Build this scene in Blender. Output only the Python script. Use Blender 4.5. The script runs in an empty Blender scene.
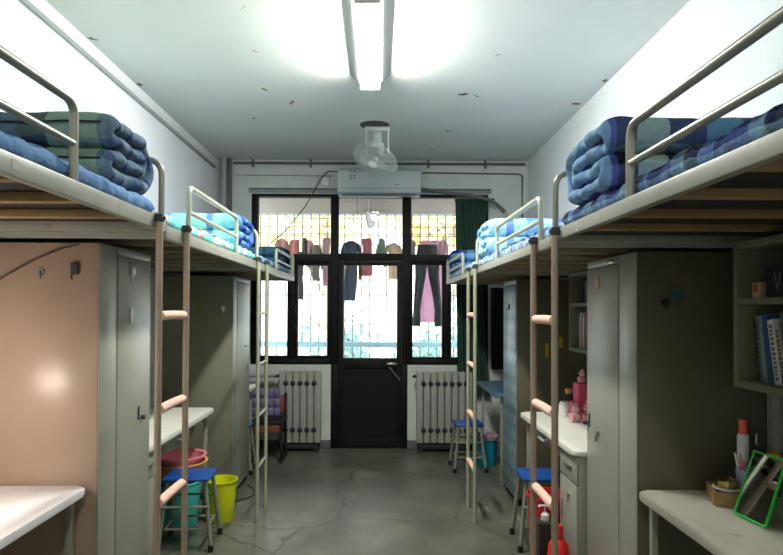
LAMP, FILL_LAMP, WARM, SKY, EXPO = 92, 38, 88, 2.8, 0.85
import bpy, bmesh, math, random
from mathutils import Vector, Matrix, noise
PI = math.pi
R = math.radians
random.seed(7)
C = bpy.context.scene.collection
S = bpy.context.scene

# ---------------------------------------------------------------- materials
def srgb(r, g, b):
    f = lambda c: (c/12.92 if c <= .04045 else ((c+.055)/1.055)**2.4)
    return (f(r/255), f(g/255), f(b/255), 1)

def nt(name):
    m = bpy.data.materials.new(name); m.use_nodes = True
    t = m.node_tree
    return m, t, t.nodes['Principled BSDF'], t.nodes['Material Output']

def mat(name, col, rough=.6, metal=0, var=.0, vscale=6, bump=0, bscale=40, spec=.5, emit=None, estr=0, coord='Object', dirt=None, dscale=3, dlo=.55, dhi=.75):
    m, t, b, o = nt(name)
    N, L = t.nodes, t.links
    b.inputs['Base Color'].default_value = col
    b.inputs['Roughness'].default_value = rough
    b.inputs['Metallic'].default_value = metal
    b.inputs['Specular IOR Level'].default_value = spec
    if var or bump or dirt:
        tc = N.new('ShaderNodeTexCoord')
        src = tc.outputs[coord]
        if var or dirt:
            cur = None
            n = N.new('ShaderNodeTexNoise'); n.inputs['Scale'].default_value = vscale; n.inputs['Detail'].default_value = 5
            L.new(src, n.inputs['Vector'])
            mr = N.new('ShaderNodeMapRange'); mr.inputs['From Min'].default_value = .3; mr.inputs['From Max'].default_value = .7
            mr.inputs['To Min'].default_value = 1-var; mr.inputs['To Max'].default_value = 1+var
            L.new(n.outputs['Fac'], mr.inputs['Value'])
            mx = N.new('ShaderNodeVectorMath'); mx.operation = 'SCALE'
            mx.inputs[0].default_value = col[:3]
            L.new(mr.outputs[0], mx.inputs['Scale'])
            cur = mx.outputs[0]
            if dirt:
                n2 = N.new('ShaderNodeTexNoise'); n2.inputs['Scale'].default_value = dscale; n2.inputs['Detail'].default_value = 8
                n2.inputs['Roughness'].default_value = .65
                L.new(src, n2.inputs['Vector'])
                mr2 = N.new('ShaderNodeMapRange'); mr2.inputs['From Min'].default_value = dlo; mr2.inputs['From Max'].default_value = dhi
                L.new(n2.outputs['Fac'], mr2.inputs['Value'])
                mm = N.new('ShaderNodeMix'); mm.data_type = 'RGBA'
                L.new(mr2.outputs[0], mm.inputs['Factor']); L.new(cur, mm.inputs['A']); mm.inputs['B'].default_value = dirt
                cur = mm.outputs['Result']
            L.new(cur, b.inputs['Base Color'])
        if bump:
            n3 = N.new('ShaderNodeTexNoise'); n3.inputs['Scale'].default_value = bscale; n3.inputs['Detail'].default_value = 4
            L.new(src, n3.inputs['Vector'])
            bp = N.new('ShaderNodeBump'); bp.inputs['Strength'].default_value = bump; bp.inputs['Distance'].default_value = .01
            L.new(n3.outputs['Fac'], bp.inputs['Height']); L.new(bp.outputs[0], b.inputs['Normal'])
    if emit:
        b.inputs['Emission Color'].default_value = emit; b.inputs['Emission Strength'].default_value = estr
    return m

def ramp(N, stops, interp='CONSTANT'):
    r = N.new('ShaderNodeValToRGB'); cr = r.color_ramp; cr.interpolation = interp
    cr.elements[0].position = stops[0][0]; cr.elements[0].color = stops[0][1]
    cr.elements[1].position = stops[1][0]; cr.elements[1].color = stops[1][1]
    for p, c in stops[2:]:
        e = cr.elements.new(p); e.color = c
    return r

def plaid(name, U, V, su, sv, mix=.5, ou=0, ov=0, splash=None):
    """woven plaid: bands along u and bands along v (UV in metres)"""
    m, t, b, o = nt(name)
    N, L = t.nodes, t.links
    uv = N.new('ShaderNodeUVMap'); sp = N.new('ShaderNodeSeparateXYZ')
    nz = N.new('ShaderNodeTexNoise'); nz.inputs['Scale'].default_value = 9
    tc = N.new('ShaderNodeTexCoord'); L.new(tc.outputs['Object'], nz.inputs['Vector'])
    add = N.new('ShaderNodeVectorMath'); add.operation = 'MULTIPLY_ADD'
    L.new(nz.outputs['Color'], add.inputs[0]); add.inputs[1].default_value = (.03, .03, 0); L.new(uv.outputs[0], add.inputs[2])
    L.new(add.outputs[0], sp.inputs[0])
    outs = []
    for ax, st, sc, of in (('X', U, su, ou), ('Y', V, sv, ov)):
        ma = N.new('ShaderNodeMath'); ma.operation = 'MULTIPLY_ADD'; ma.inputs[1].default_value = sc; ma.inputs[2].default_value = of
        L.new(sp.outputs[ax], ma.inputs[0])
        fr = N.new('ShaderNodeMath'); fr.operation = 'FRACT'; L.new(ma.outputs[0], fr.inputs[0])
        r = ramp(N, st); L.new(fr.outputs[0], r.inputs[0]); outs.append(r.outputs[0])
    mx = N.new('ShaderNodeMix'); mx.data_type = 'RGBA'; mx.inputs['Factor'].default_value = mix
    L.new(outs[0], mx.inputs['A']); L.new(outs[1], mx.inputs['B'])
    cur = mx.outputs['Result']
    if splash:
        n2 = N.new('ShaderNodeTexNoise'); n2.inputs['Scale'].default_value = splash[1]; n2.inputs['Detail'].default_value = 2
        L.new(tc.outputs['Object'], n2.inputs['Vector'])
        rr = ramp(N, [(0, (0, 0, 0, 1)), (.56, (1, 1, 1, 1))]); L.new(n2.outputs['Fac'], rr.inputs[0])
        m2 = N.new('ShaderNodeMix'); m2.data_type = 'RGBA'; L.new(rr.outputs[0], m2.inputs['Factor'])
        L.new(cur, m2.inputs['A']); m2.inputs['B'].default_value = splash[0]; cur = m2.outputs['Result']
    L.new(cur, b.inputs['Base Color'])
    b.inputs['Roughness'].default_value = .9; b.inputs['Specular IOR Level'].default_value = .15
    w = N.new('ShaderNodeTexNoise'); w.inputs['Scale'].default_value = 20; w.inputs['Detail'].default_value = 5
    L.new(tc.outputs['Object'], w.inputs['Vector'])
    bp = N.new('ShaderNodeBump'); bp.inputs['Strength'].default_value = .6; bp.inputs['Distance'].default_value = .03
    L.new(w.outputs['Fac'], bp.inputs['Height']); L.new(bp.outputs[0], b.inputs['Normal'])
    return m

M = {}
M['wall'] = mat('wall_paint', srgb(214,220,218), .85, var=.03, vscale=2, bump=.08, bscale=60, dirt=srgb(190,196,192), dscale=2.2, dlo=.55, dhi=.9)
M['wall_l'] = mat('wall_paint_left', srgb(218,220,222), .85, var=.03, vscale=2, bump=.08, bscale=60)
M['wall_b'] = mat('wall_paint_window_side', srgb(212,217,209), .85, var=.04, vscale=3, bump=.1, bscale=50, dirt=srgb(186,191,182), dscale=3, dlo=.5, dhi=.85)
M['skirt'] = mat('grey_skirting_paint', srgb(96,100,96), .7, var=.1)
M['frame_dark'] = mat('dark_window_paint', srgb(13,13,11), .6, var=.1, bump=.05, spec=.25)
M['door_dark'] = mat('dark_door_paint', srgb(22,20,17), .6, spec=.25, var=.12, vscale=4, bump=.05)
M['bedmetal'] = mat('bed_frame_paint', srgb(150,151,138), .42, .1, var=.07, vscale=9, dirt=srgb(120,112,96), dscale=7, dlo=.62, dhi=.7)
M['guard'] = mat('guard_paint', srgb(146,146,132), .3, .35, var=.04)
M['guard_l'] = mat('guard_paint_pale', srgb(184,188,168), .35, .2, var=.04)
M['ladder'] = mat('ladder_paint_brown', srgb(160,144,126), .45, .15, var=.06)
M['ladder_g'] = mat('ladder_paint_green_grey', srgb(158,162,138), .4, .1, var=.05)
M['foam'] = mat('pink_foam', srgb(232,190,170), .85, var=.05, bump=.1)
M['slat'] = mat('under_slat_paint', srgb(150,138,110), .6, var=.1)
M['wood'] = mat('slat_timber', srgb(150,122,80), .7, var=.15, vscale=4)
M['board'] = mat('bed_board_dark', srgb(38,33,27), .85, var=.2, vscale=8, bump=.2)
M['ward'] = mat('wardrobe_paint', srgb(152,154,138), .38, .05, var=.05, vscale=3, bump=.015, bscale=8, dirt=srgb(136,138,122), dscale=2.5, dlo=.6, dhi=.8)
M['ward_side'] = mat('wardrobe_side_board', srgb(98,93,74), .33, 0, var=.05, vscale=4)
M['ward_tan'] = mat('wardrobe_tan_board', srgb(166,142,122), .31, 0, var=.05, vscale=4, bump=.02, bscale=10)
M['ward_grn'] = mat('wardrobe_green_grey_board', srgb(128,128,108), .5, 0, var=.05, vscale=4)
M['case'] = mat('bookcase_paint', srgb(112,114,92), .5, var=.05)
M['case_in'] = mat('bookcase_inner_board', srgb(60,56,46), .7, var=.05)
M['seam'] = mat('seam_dark', srgb(60,60,52), .7)
M['desk'] = mat('desk_laminate', srgb(222,222,208), .35, var=.03, vscale=5, dirt=srgb(196,192,174), dscale=7, dlo=.6, dhi=.75)
M['desk_w'] = mat('desk_white_laminate', srgb(236,234,234), .35, var=.02)
M['desk_blue'] = mat('desk_blue_sheet', srgb(84,120,140), .3, var=.05)
M['desk_g'] = mat('desk_marble_film', srgb(176,172,156), .35, var=.05, vscale=5, dirt=srgb(120,116,104), dscale=6, dlo=.62, dhi=.7)
M['steel'] = mat('steel', srgb(170,170,165), .3, .9)
M['black'] = mat('black_plastic', srgb(16,16,18), .5)
M['darkgrey'] = mat('dark_grey_plastic', srgb(54,56,58), .6)
M['white'] = mat('white_plastic', srgb(226,228,224), .4)
M['ac'] = mat('ac_plastic', srgb(196,204,204), .4, var=.02)
M['acgrey'] = mat('grey_trim', srgb(130,134,132), .5)
M['radi'] = mat('radiator_paint', srgb(158,161,152), .45, var=.05, dirt=srgb(150,146,134), dscale=8, dlo=.62, dhi=.75)
M['iron'] = mat('radiator_joint_dark', srgb(40,42,38), .7)
M['pipe'] = mat('pipe_paint', srgb(150,154,150), .5, var=.06)
M['pipe_d'] = mat('pipe_dark', srgb(92,96,92), .6, var=.1)
M['blue'] = mat('stool_blue', srgb(20,74,146), .35, var=.05)
M['stoolm'] = mat('stool_metal', srgb(132,138,122), .4, .2, var=.06)
M['yellow'] = mat('yellow_bin_plastic', srgb(206,214,20), .35, var=.02)
M['teal'] = mat('teal_plastic', srgb(70,190,180), .35)
M['cyan'] = mat('cyan_plastic', srgb(10,150,180), .35)
M['pinkp'] = mat('pink_basin', srgb(232,140,154), .35)
M['orange'] = mat('pale_orange_basin', srgb(226,164,112), .4)
M['red'] = mat('red_plastic', srgb(200,30,40), .3)
M['red2'] = mat('bright_red_plastic', srgb(228,40,36), .3)
M['hotpink'] = mat('hot_pink_plastic', srgb(232,90,128), .4)
M['plush'] = mat('pale_pink_plush', srgb(222,170,178), .95, bump=.5, bscale=60)
M['browny'] = mat('dark_brown_cloth', srgb(44,34,30), .9, bump=.3)
M['purple'] = mat('purple_cushion_cloth', srgb(116,106,142), .9, bump=.2)
M['chairwood'] = mat('chair_brown_wood', srgb(130,72,50), .5, var=.1)
M['curtain'] = mat('curtain_green', srgb(46,76,62), .9, var=.15, bump=.2)
M['cage'] = mat('fan_wire', srgb(196,200,194), .4, .2)
M['fanwhite'] = mat('fan_white', srgb(232,234,230), .4, dirt=srgb(160,90,80), var=.02, dscale=14, dlo=.66, dhi=.7)
M['fanblade'] = mat('fan_blade', srgb(180,186,182), .4)
M['hole'] = mat('dark_recess', srgb(76,74,66), .95, bump=.5, bscale=50)
M['cable'] = mat('cable_dark', srgb(44,44,42), .6)
M['tan'] = mat('cardboard', srgb(140,112,70), .8, var=.08)
M['lilac'] = mat('lilac_plastic', srgb(166,164,200), .5)
M['green'] = mat('mirror_frame_green', srgb(20,190,60), .35)
M['mirror'] = mat('mirror_glass', srgb(200,205,205), .03, 1)
M['brass'] = mat('brass_lid', srgb(170,150,90), .25, .9)
M['pinkb'] = mat('pink_bottle', srgb(230,150,150), .4)
M['coral'] = mat('coral_cap', srgb(240,96,88), .4)
M['orangecap'] = mat('orange_cap', srgb(232,160,20), .4)
M['railpaint'] = mat('balcony_rail', srgb(150,190,205), .5)
M['grille'] = mat('grille_paint', srgb(128,120,108), .6)
M['slab'] = mat('balcony_slab', srgb(196,160,146), .9, var=.04)
M['beam'] = mat('balcony_beam', srgb(166,164,160), .9, var=.04)
M['leaf_y'] = mat('leaf_yellow', srgb(250,232,176), .8, var=.2, vscale=1)
M['leaf_g'] = mat('leaf_teal', srgb(150,190,186), .8, var=.2, vscale=1)
M['bark'] = mat('bark_pale', srgb(170,160,150), .9, var=.15)
M['ground'] = mat('ground_pale', srgb(190,200,190), .95, var=.1)
M['ink'] = mat('dark_ink', srgb(30,30,34), .8)

def glass_mat():
    m, t, b, o = nt('window_glass'); N, L = t.nodes, t.links
    N.remove(b)
    tr = N.new('ShaderNodeBsdfTransparent'); tr.inputs[0].default_value = (.96, .98, .97, 1)
    gl = N.new('ShaderNodeBsdfGlossy'); gl.inputs['Roughness'].default_value = .02
    fr = N.new('ShaderNodeFresnel'); fr.inputs['IOR'].default_value = 1.45
    mx = N.new('ShaderNodeMixShader')
    L.new(fr.outputs[0], mx.inputs[0]); L.new(tr.outputs[0], mx.inputs[1]); L.new(gl.outputs[0], mx.inputs[2])
    L.new(mx.outputs[0], o.inputs[0])
    return m
M['glass'] = glass_mat()

def chevron():
    m, t, b, o = nt('blue_chevron_film'); N, L = t.nodes, t.links
    tc = N.new('ShaderNodeTexCoord'); sp = N.new('ShaderNodeSeparateXYZ'); L.new(tc.outputs['Object'], sp.inputs[0])
    pp = N.new('ShaderNodeMath'); pp.operation = 'PINGPONG'; pp.inputs[1].default_value = .06; L.new(sp.outputs['Y'], pp.inputs[0])
    ad = N.new('ShaderNodeMath'); ad.operation = 'ADD'; L.new(pp.outputs[0], ad.inputs[0]); L.new(sp.outputs['Z'], ad.inputs[1])
    mu = N.new('ShaderNodeMath'); mu.operation = 'MULTIPLY'; mu.inputs[1].default_value = 4.2; L.new(ad.outputs[0], mu.inputs[0])
    fr = N.new('ShaderNodeMath'); fr.operation = 'FRACT'; L.new(mu.outputs[0], fr.inputs[0])
    r = ramp(N, [(0, srgb(104,132,150)), (.25, srgb(136,160,172)), (.5, srgb(118,142,150)), (.75, srgb(156,176,182))])
    L.new(fr.outputs[0], r.inputs[0]); L.new(r.outputs[0], b.inputs['Base Color']); b.inputs['Roughness'].default_value = .35
    return m
M['chevron'] = chevron()

def floor_mat():
    m, t, b, o = nt('worn_concrete'); N, L = t.nodes, t.links
    tc = N.new('ShaderNodeTexCoord')
    n1 = N.new('ShaderNodeTexNoise'); n1.inputs['Scale'].default_value = 1.6; n1.inputs['Detail'].default_value = 7; n1.inputs['Roughness'].default_value = .62
    L.new(tc.outputs['Object'], n1.inputs['Vector'])
    r = ramp(N, [(.25, srgb(56,58,50)), (.45, srgb(82,84,72)), (.6, srgb(100,101,87)), (.78, srgb(128,126,108))], 'LINEAR')
    L.new(n1.outputs['Fac'], r.inputs[0])
    # cracks: warped cell borders, kept only in some places
    nz = N.new('ShaderNodeTexNoise'); nz.inputs['Scale'].default_value = 2.5; nz.inputs['Detail'].default_value = 6
    L.new(tc.outputs['Object'], nz.inputs['Vector'])
    wa = N.new('ShaderNodeVectorMath'); wa.operation = 'MULTIPLY_ADD'; wa.inputs[1].default_value = (.45, .45, 0)
    L.new(nz.outputs['Color'], wa.inputs[0]); L.new(tc.outputs['Object'], wa.inputs[2])
    vo = N.new('ShaderNodeTexVoronoi'); vo.feature = 'DISTANCE_TO_EDGE'; vo.inputs['Scale'].default_value = .85
    L.new(wa.outputs[0], vo.inputs['Vector'])
    mr = N.new('ShaderNodeMapRange'); mr.inputs['From Min'].default_value = .003; mr.inputs['From Max'].default_value = .011
    mr.inputs['To Min'].default_value = .75; mr.inputs['To Max'].default_value = 0
    L.new(vo.outputs['Distance'], mr.inputs['Value'])
    mx = N.new('ShaderNodeMix'); mx.data_type = 'RGBA'; L.new(mr.outputs[0], mx.inputs['Factor'])
    L.new(r.outputs[0], mx.inputs['A']); mx.inputs['B'].default_value = srgb(34,34,29)
    L.new(mx.outputs['Result'], b.inputs['Base Color'])
    n2 = N.new('ShaderNodeTexNoise'); n2.inputs['Scale'].default_value = 4; n2.inputs['Detail'].default_value = 5
    L.new(tc.outputs['Object'], n2.inputs['Vector'])
    m2 = N.new('ShaderNodeMapRange'); m2.inputs['To Min'].default_value = .18; m2.inputs['To Max'].default_value = .55
    L.new(n2.outputs['Fac'], m2.inputs['Value']); L.new(m2.outputs[0], b.inputs['Roughness'])
    return m
M['floor'] = floor_mat()

def ceil_mat(spots):
    m, t, b, o = nt('ceiling_plaster'); N, L = t.nodes, t.links
    tc = N.new('ShaderNodeTexCoord')
    n1 = N.new('ShaderNodeTexNoise'); n1.inputs['Scale'].default_value = 1.2; n1.inputs['Detail'].default_value = 4
    L.new(tc.outputs['Object'], n1.inputs['Vector'])
    r = ramp(N, [(.3, srgb(214,216,208)), (.7, srgb(226,227,219))], 'LINEAR'); L.new(n1.outputs['Fac'], r.inputs[0])
    nz = N.new('ShaderNodeTexNoise'); nz.inputs['Scale'].default_value = 14; nz.inputs['Detail'].default_value = 5
    L.new(tc.outputs['Object'], nz.inputs['Vector'])
    wa = N.new('ShaderNodeVectorMath'); wa.operation = 'MULTIPLY_ADD'; wa.inputs[1].default_value = (.16, .16, 0)
    L.new(nz.outputs['Color'], wa.inputs[0]); L.new(tc.outputs['Object'], wa.inputs[2])
    cur = r.outputs[0]
    for x, y, rad, col in spots:
        d = N.new('ShaderNodeVectorMath'); d.operation = 'DISTANCE'; L.new(wa.outputs[0], d.inputs[0]); d.inputs[1].default_value = (x+.08, y+.08, 0)
        lt = N.new('ShaderNodeMath'); lt.operation = 'LESS_THAN'; lt.inputs[1].default_value = rad; L.new(d.outputs['Value'], lt.inputs[0])
        mx = N.new('ShaderNodeMix'); mx.data_type = 'RGBA'; L.new(lt.outputs[0], mx.inputs['Factor']); L.new(cur, mx.inputs['A']); mx.inputs['B'].default_value = col
        cur = mx.outputs['Result']
    L.new(cur, b.inputs['Base Color']); b.inputs['Roughness'].default_value = .9
    return m

# ---------------------------------------------------------------- mesh helpers
class MB:
    def __init__(s): s.bm = bmesh.new()
    def box(s, x0, x1, y0, y1, z0, z1, bev=0, seg=2, mtx=None):
        r = bmesh.ops.create_cube(s.bm, size=1)
        vs = r['verts']
        sx, sy, sz = abs(x1-x0), abs(y1-y0), abs(z1-z0)
        bmesh.ops.scale(s.bm, vec=(sx, sy, sz), verts=vs)
        bmesh.ops.translate(s.bm, vec=((x0+x1)/2, (y0+y1)/2, (z0+z1)/2), verts=vs)
        if bev:
            bev = min(bev, .48*min(sx, sy, sz))
            es = list({e for v in vs for e in v.link_edges})
            rr = bmesh.ops.bevel(s.bm, geom=es, offset=bev, segments=seg, affect='EDGES', profile=.5)
            vs = list({v for f in rr['faces'] for v in f.verts} | {v for v in vs if v.is_valid})
        if mtx is not None: bmesh.ops.transform(s.bm, matrix=mtx, verts=vs)
        return s
    def tube(s, pts, r, n=10, cap=True, radii=None):
        pts = [Vector(p) for p in pts]
        rings = []
        up = None
        for i, p in enumerate(pts):
            if i == 0: d = pts[1]-p
            elif i == len(pts)-1: d = p-pts[i-1]
            else: d = (pts[i+1]-p).normalized()+(p-pts[i-1]).normalized()
            if d.length < 1e-9: d = Vector((0, 0, 1))
            d.normalize()
            if up is None:
                up = Vector((0, 0, 1)) if abs(d.z) < .9 else Vector((1, 0, 0))
            a = d.cross(up)
            if a.length < 1e-4: a = d.cross(Vector((0, 1, 0)))
            a.normalize(); b = a.cross(d).normalized(); up = b
            rr = radii[i] if radii else r
            rings.append([s.bm.verts.new(p+(a*math.cos(2*PI*k/n)+b*math.sin(2*PI*k/n))*rr) for k in range(n)])
        for i in range(len(rings)-1):
            for k in range(n):
                s.bm.faces.new((rings[i][k], rings[i][(k+1) % n], rings[i+1][(k+1) % n], rings[i+1][k]))
        if cap:
            s.bm.faces.new(rings[0][::-1]); s.bm.faces.new(rings[-1])
        return s
    def lathe(s, prof, c=(0, 0, 0), n=28, sx=1, sy=1):
        rings = []
        for r, z in prof:
            if r < 1e-5: rings.append([s.bm.verts.new((c[0], c[1], c[2]+z))])
            else: rings.append([s.bm.verts.new((c[0]+r*sx*math.cos(2*PI*k/n), c[1]+r*sy*math.sin(2*PI*k/n), c[2]+z)) for k in range(n)])
        for a, b in zip(rings, rings[1:]):
            for k in range(n):
                k2 = (k+1) % n
                if len(a) == 1 and len(b) == 1: continue
                if len(a) == 1: s.bm.faces.new((a[0], b[k2], b[k]))
                elif len(b) == 1: s.bm.faces.new((a[k], a[k2], b[0]))
                else: s.bm.faces.new((a[k], a[k2], b[k2], b[k]))
        return s
    def prism(s, poly, axis, a0, a1):
        """polygon in the two other axes, extruded along axis"""
        def P(u, v, a):
            return {'X': (a, u, v), 'Y': (u, a, v), 'Z': (u, v, a)}[axis]
        A = [s.bm.verts.new(P(u, v, a0)) for u, v in poly]; B = [s.bm.verts.new(P(u, v, a1)) for u, v in poly]
        n = len(poly)
        for k in range(n): s.bm.faces.new((A[k], A[(k+1) % n], B[(k+1) % n], B[k]))
        s.bm.faces.new(A[::-1]); s.bm.faces.new(B)
        return s
    def sphere(s, c, r, sc=(1, 1, 1), seg=16):
        rr = bmesh.ops.create_uvsphere(s.bm, u_segments=seg, v_segments=seg//2+2, radius=r)
        bmesh.ops.scale(s.bm, vec=sc, verts=rr['verts']); bmesh.ops.translate(s.bm, vec=c, verts=rr['verts'])
        return s
    def loft(s, rows, n=20, rip=0, seed=0):
        """rows of (x, y, z, half width, half depth)"""
        rings = []
        for i, (x, y, z, hw, hd) in enumerate(rows):
            ring = []
            for k in range(n):
                a = 2*PI*k/n
                f = 1+rip*math.sin(a*5+seed+i*.25)*(1 if i else .4)
                ring.append(s.bm.verts.new((x+hw*math.cos(a), y+hd*math.sin(a)*f+rip*.03*math.sin(a*3+seed), z)))
            rings.append(ring)
        for a, b in zip(rings, rings[1:]):
            for k in range(n): s.bm.faces.new((a[k], a[(k+1) % n], b[(k+1) % n], b[k]))
        s.bm.faces.new(rings[0][::-1]); s.bm.faces.new(rings[-1])
        return s
    def xf(s, mtx): bmesh.ops.transform(s.bm, matrix=mtx, verts=s.bm.verts[:]); return s
    def build(s, name, m, parent=None, smooth=None, world=True):
        """vertices are given in world space; the origin goes to the parent's, or to the middle of the base"""
        bmesh.ops.recalc_face_normals(s.bm, faces=s.bm.faces[:])
        if parent is not None:
            off = Vector(parent.get('_o', (0, 0, 0))) if world else Vector((0, 0, 0))
        else:
            xs = [v.co.x for v in s.bm.verts]; ys = [v.co.y for v in s.bm.verts]; zs = [v.co.z for v in s.bm.verts]
            off = Vector(((min(xs)+max(xs))/2, (min(ys)+max(ys))/2, min(zs)))
        bmesh.ops.translate(s.bm, vec=-off, verts=s.bm.verts[:])
        me = bpy.data.meshes.new(name); s.bm.to_mesh(me); s.bm.free()
        o = bpy.data.objects.new(name, me); C.objects.link(o)
        me.materials.append(M[m] if isinstance(m, str) else m)
        for p in me.polygons: p.use_smooth = True
        if smooth is None:
            try: me.set_sharp_from_angle(angle=R(38))
            except Exception: pass
        if parent is None: o.location = off; o['_o'] = list(off)
        else: o.parent = parent; o['_o'] = list(off)
        return o

def tag(o, label=None, cat=None, group=None, kind=None):
    if label: o['label'] = label
    if cat: o['category'] = cat
    if group: o['group'] = group
    if kind: o['kind'] = kind
    return o
def empty(name, loc, label=None, cat=None, group=None, kind=None):
    o = bpy.data.objects.new(name, None); C.objects.link(o); o.location = loc; o['_o'] = list(loc)
    o.empty_display_size = .1
    return tag(o, label, cat, group, kind)
def copy_tree(o, parent=None):
    c = o.copy(); C.objects.link(c)
    if parent is not None: c.parent = parent
    for ch in list(o.children): copy_tree(ch, c)
    return c
def arc(cx, cy, r, a0, a1, n=6):
    return [(cx+r*math.cos(R(a0+(a1-a0)*k/n)), cy+r*math.sin(R(a0+(a1-a0)*k/n))) for k in range(n+1)]
def fillet(pts, rad, n=5):
    """round the inner corners of a 3-D polyline"""
    pts = [Vector(p) for p in pts]; out = [pts[0]]
    for i in range(1, len(pts)-1):
        p = pts[i]; a = (pts[i-1]-p); b = (pts[i+1]-p)
        r = min(rad, a.length*.49, b.length*.49)
        p0 = p+a.normalized()*r; p1 = p+b.normalized()*r
        for k in range(n+1):
            t = k/n
            out.append(p0*(1-t)**2+p*2*t*(1-t)+p1*t*t)
    out.append(pts[-1])
    return out

# ---------------------------------------------------------------- room shell
XL, XR, YB, YF, ZC = -1.748, 1.612, 6.69, -1.6, 3.108
def struct(o): o['kind'] = 'structure'; return o
struct(MB().box(XL-.15, XR+.15, YF-.15, YB+.22, -.15, 0).build('floor', 'floor'))
spots = []
def cspot(px, py, r, col):
    Y = 1.608*620/(309-py); X = (px-378)*Y/620; spots.append((X, Y, r, col))
gr_, br_, dk_, wh_ = srgb(110,120,84), srgb(140,110,84), srgb(66,60,52), srgb(226,228,224)
for a in ((261,86,.032,wh_), (262,89,.016,gr_), (290,102,.02,br_), (253,119,.02,gr_), (462,93,.022,dk_), (472,95,.034,wh_), (476,94,.02,br_),
          (448,130,.022,gr_), (497,52,.012,gr_), (606,77,.028,br_), (576,102,.03,br_), (90,38,.02,gr_), (136,84,.026,br_), (252,50,.012,br_), (241,6,.012,br_), (430,148,.02,gr_)):
    cspot(*a)
ce = MB().box(XL-.15, XR+.15, YF-.15, YB+.2, ZC, ZC+.15)
ceo = struct(ce.build('ceiling', 'wall'))
# the stain positions are given in the ceiling's own coordinates
cx, cy = ceo.location.x, ceo.location.y
ceo.data.materials[0] = ceil_mat([(x-cx, y-cy, r, c) for x, y, r, c in spots])
struct(MB().box(XL-.15, XL, YF, YB+.2, 0, ZC).build('wall_left', 'wall_l'))
struct(MB().box(XR, XR+.15, YF, YB+.2, 0, ZC).build('wall_right', 'wall'))
struct(MB().box(XL-.15, XR+.15, YF-.15, YF, 0, ZC).build('wall_front', 'wall'))
OX0, OX1, DX0, DX1, OZ, SZ = -1.37, 1.187, -.475, .291, 2.74, .9
w = MB()
w.box(XL, OX0, YB, YB+.2, 0, ZC); w.box(OX1, XR, YB, YB+.2, 0, ZC); w.box(OX0, OX1, YB, YB+.2, OZ, ZC)
w.box(OX0, DX0-.03, YB, YB+.2, 0, SZ); w.box(DX1+.03, OX1, YB, YB+.2, 0, SZ)
struct(w.build('wall_back', 'wall_b'))
# plaster edge around the window head
t_ = MB(); t_.box(OX0-.03, OX1+.03, YB-.02, YB, OZ+.012, OZ+.045, .006); struct(t_.build('trim_1', 'pipe'))
t_ = MB(); t_.box(OX0-.03, OX1+.03, YB-.012, YB, OZ+.045, OZ+.062, .004); struct(t_.build('trim_2', 'pipe_d'))
for nm, a, b in (('baseboard_back_left', XL, DX0-.03), ('baseboard_back_right', DX1+.03, XR)):
    struct(MB().box(a, b, YB-.012, YB, 0, .09, .003).build(nm, 'skirt'))
struct(MB().box(XL, XL+.012, YF, YB-.012, 0, .09, .003).build('baseboard_left', 'skirt'))
struct(MB().box(XR-.012, XR, YF, YB-.012, 0, .09, .003).build('baseboard_right', 'skirt'))

# windows and door : frames in dark paint
def pane(x0, x1, z0, z1, parent, y=YB+.055):
    MB().box(x0-.004, x1+.004, y, y+.006, z0-.004, z1+.004).build('pane', 'glass', parent)
def ring(mb, x0, x1, z0, z1, w, y0, y1):
    mb.box(x0, x0+w, y0, y1, z0, z1, .004); mb.box(x1-w, x1, y0, y1, z0, z1, .004)
    mb.box(x0+w, x1-w, y0, y1, z0, z0+w, .004); mb.box(x0+w, x1-w, y0, y1, z1-w, z1, .004)
ya, yb = YB-.005, YB+.11
TZ0, TZ1 = 2.0, 2.09
# left window
f = MB(); f.box(OX0, OX0+.065, ya, yb, SZ, OZ, .004); f.box(-.515, DX0+.045, ya, yb, SZ, OZ, .004)
f.box(OX0+.065, -.515, ya, yb, OZ-.03, OZ, .004); f.box(OX0+.065, -.515, ya, yb, TZ0, TZ1, .004); f.box(OX0+.065, -.515, ya, yb, SZ, SZ+.06, .004)
f.box(-.952, -.90, ya, yb, SZ+.06, TZ0, .004)
w1 = struct(f.build('window_1', 'frame_dark'))
pane(OX0+.065, -.515, TZ1, OZ-.03, w1); 
for a, b in ((OX0+.065, -.952), (-.90, -.515)):
    c = MB(); ring(c, a+.002, b-.002, SZ+.062, TZ0-.002, .03, YB+.02, YB+.09); cs = c.build('casement', 'frame_dark', w1)
    pane(a+.032, b-.032, SZ+.092, TZ0-.032, cs)
MB().box(-.905, -.89, YB-.03, YB-.005, 1.42, 1.56, .004).build('latch', 'frame_dark', w1)
# right window
f = MB(); f.box(DX1-.03, DX1+.065, ya, yb, SZ, OZ, .004); f.box(OX1-.065, OX1, ya, yb, SZ, OZ, .004)
f.box(DX1+.065, OX1-.065, ya, yb, OZ-.03, OZ, .004); f.box(DX1+.065, OX1-.065, ya, yb, TZ0, TZ1, .004); f.box(DX1+.065, OX1-.065, ya, yb, SZ, SZ+.06, .004)
f.box(.715, .775, ya, yb, SZ+.06, TZ0, .004)
w2 = struct(f.build('window_2', 'frame_dark'))
pane(DX1+.065, OX1-.065, TZ1, OZ-.03, w2)
for a, b in ((DX1+.065, .715), (.775, OX1-.065)):
    c = MB(); ring(c, a+.002, b-.002, SZ+.062, TZ0-.002, .018, YB+.02, YB+.09); cs = c.build('casement', 'frame_dark', w2)
    pane(a+.02, b-.02, SZ+.08, TZ0-.02, cs)
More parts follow.
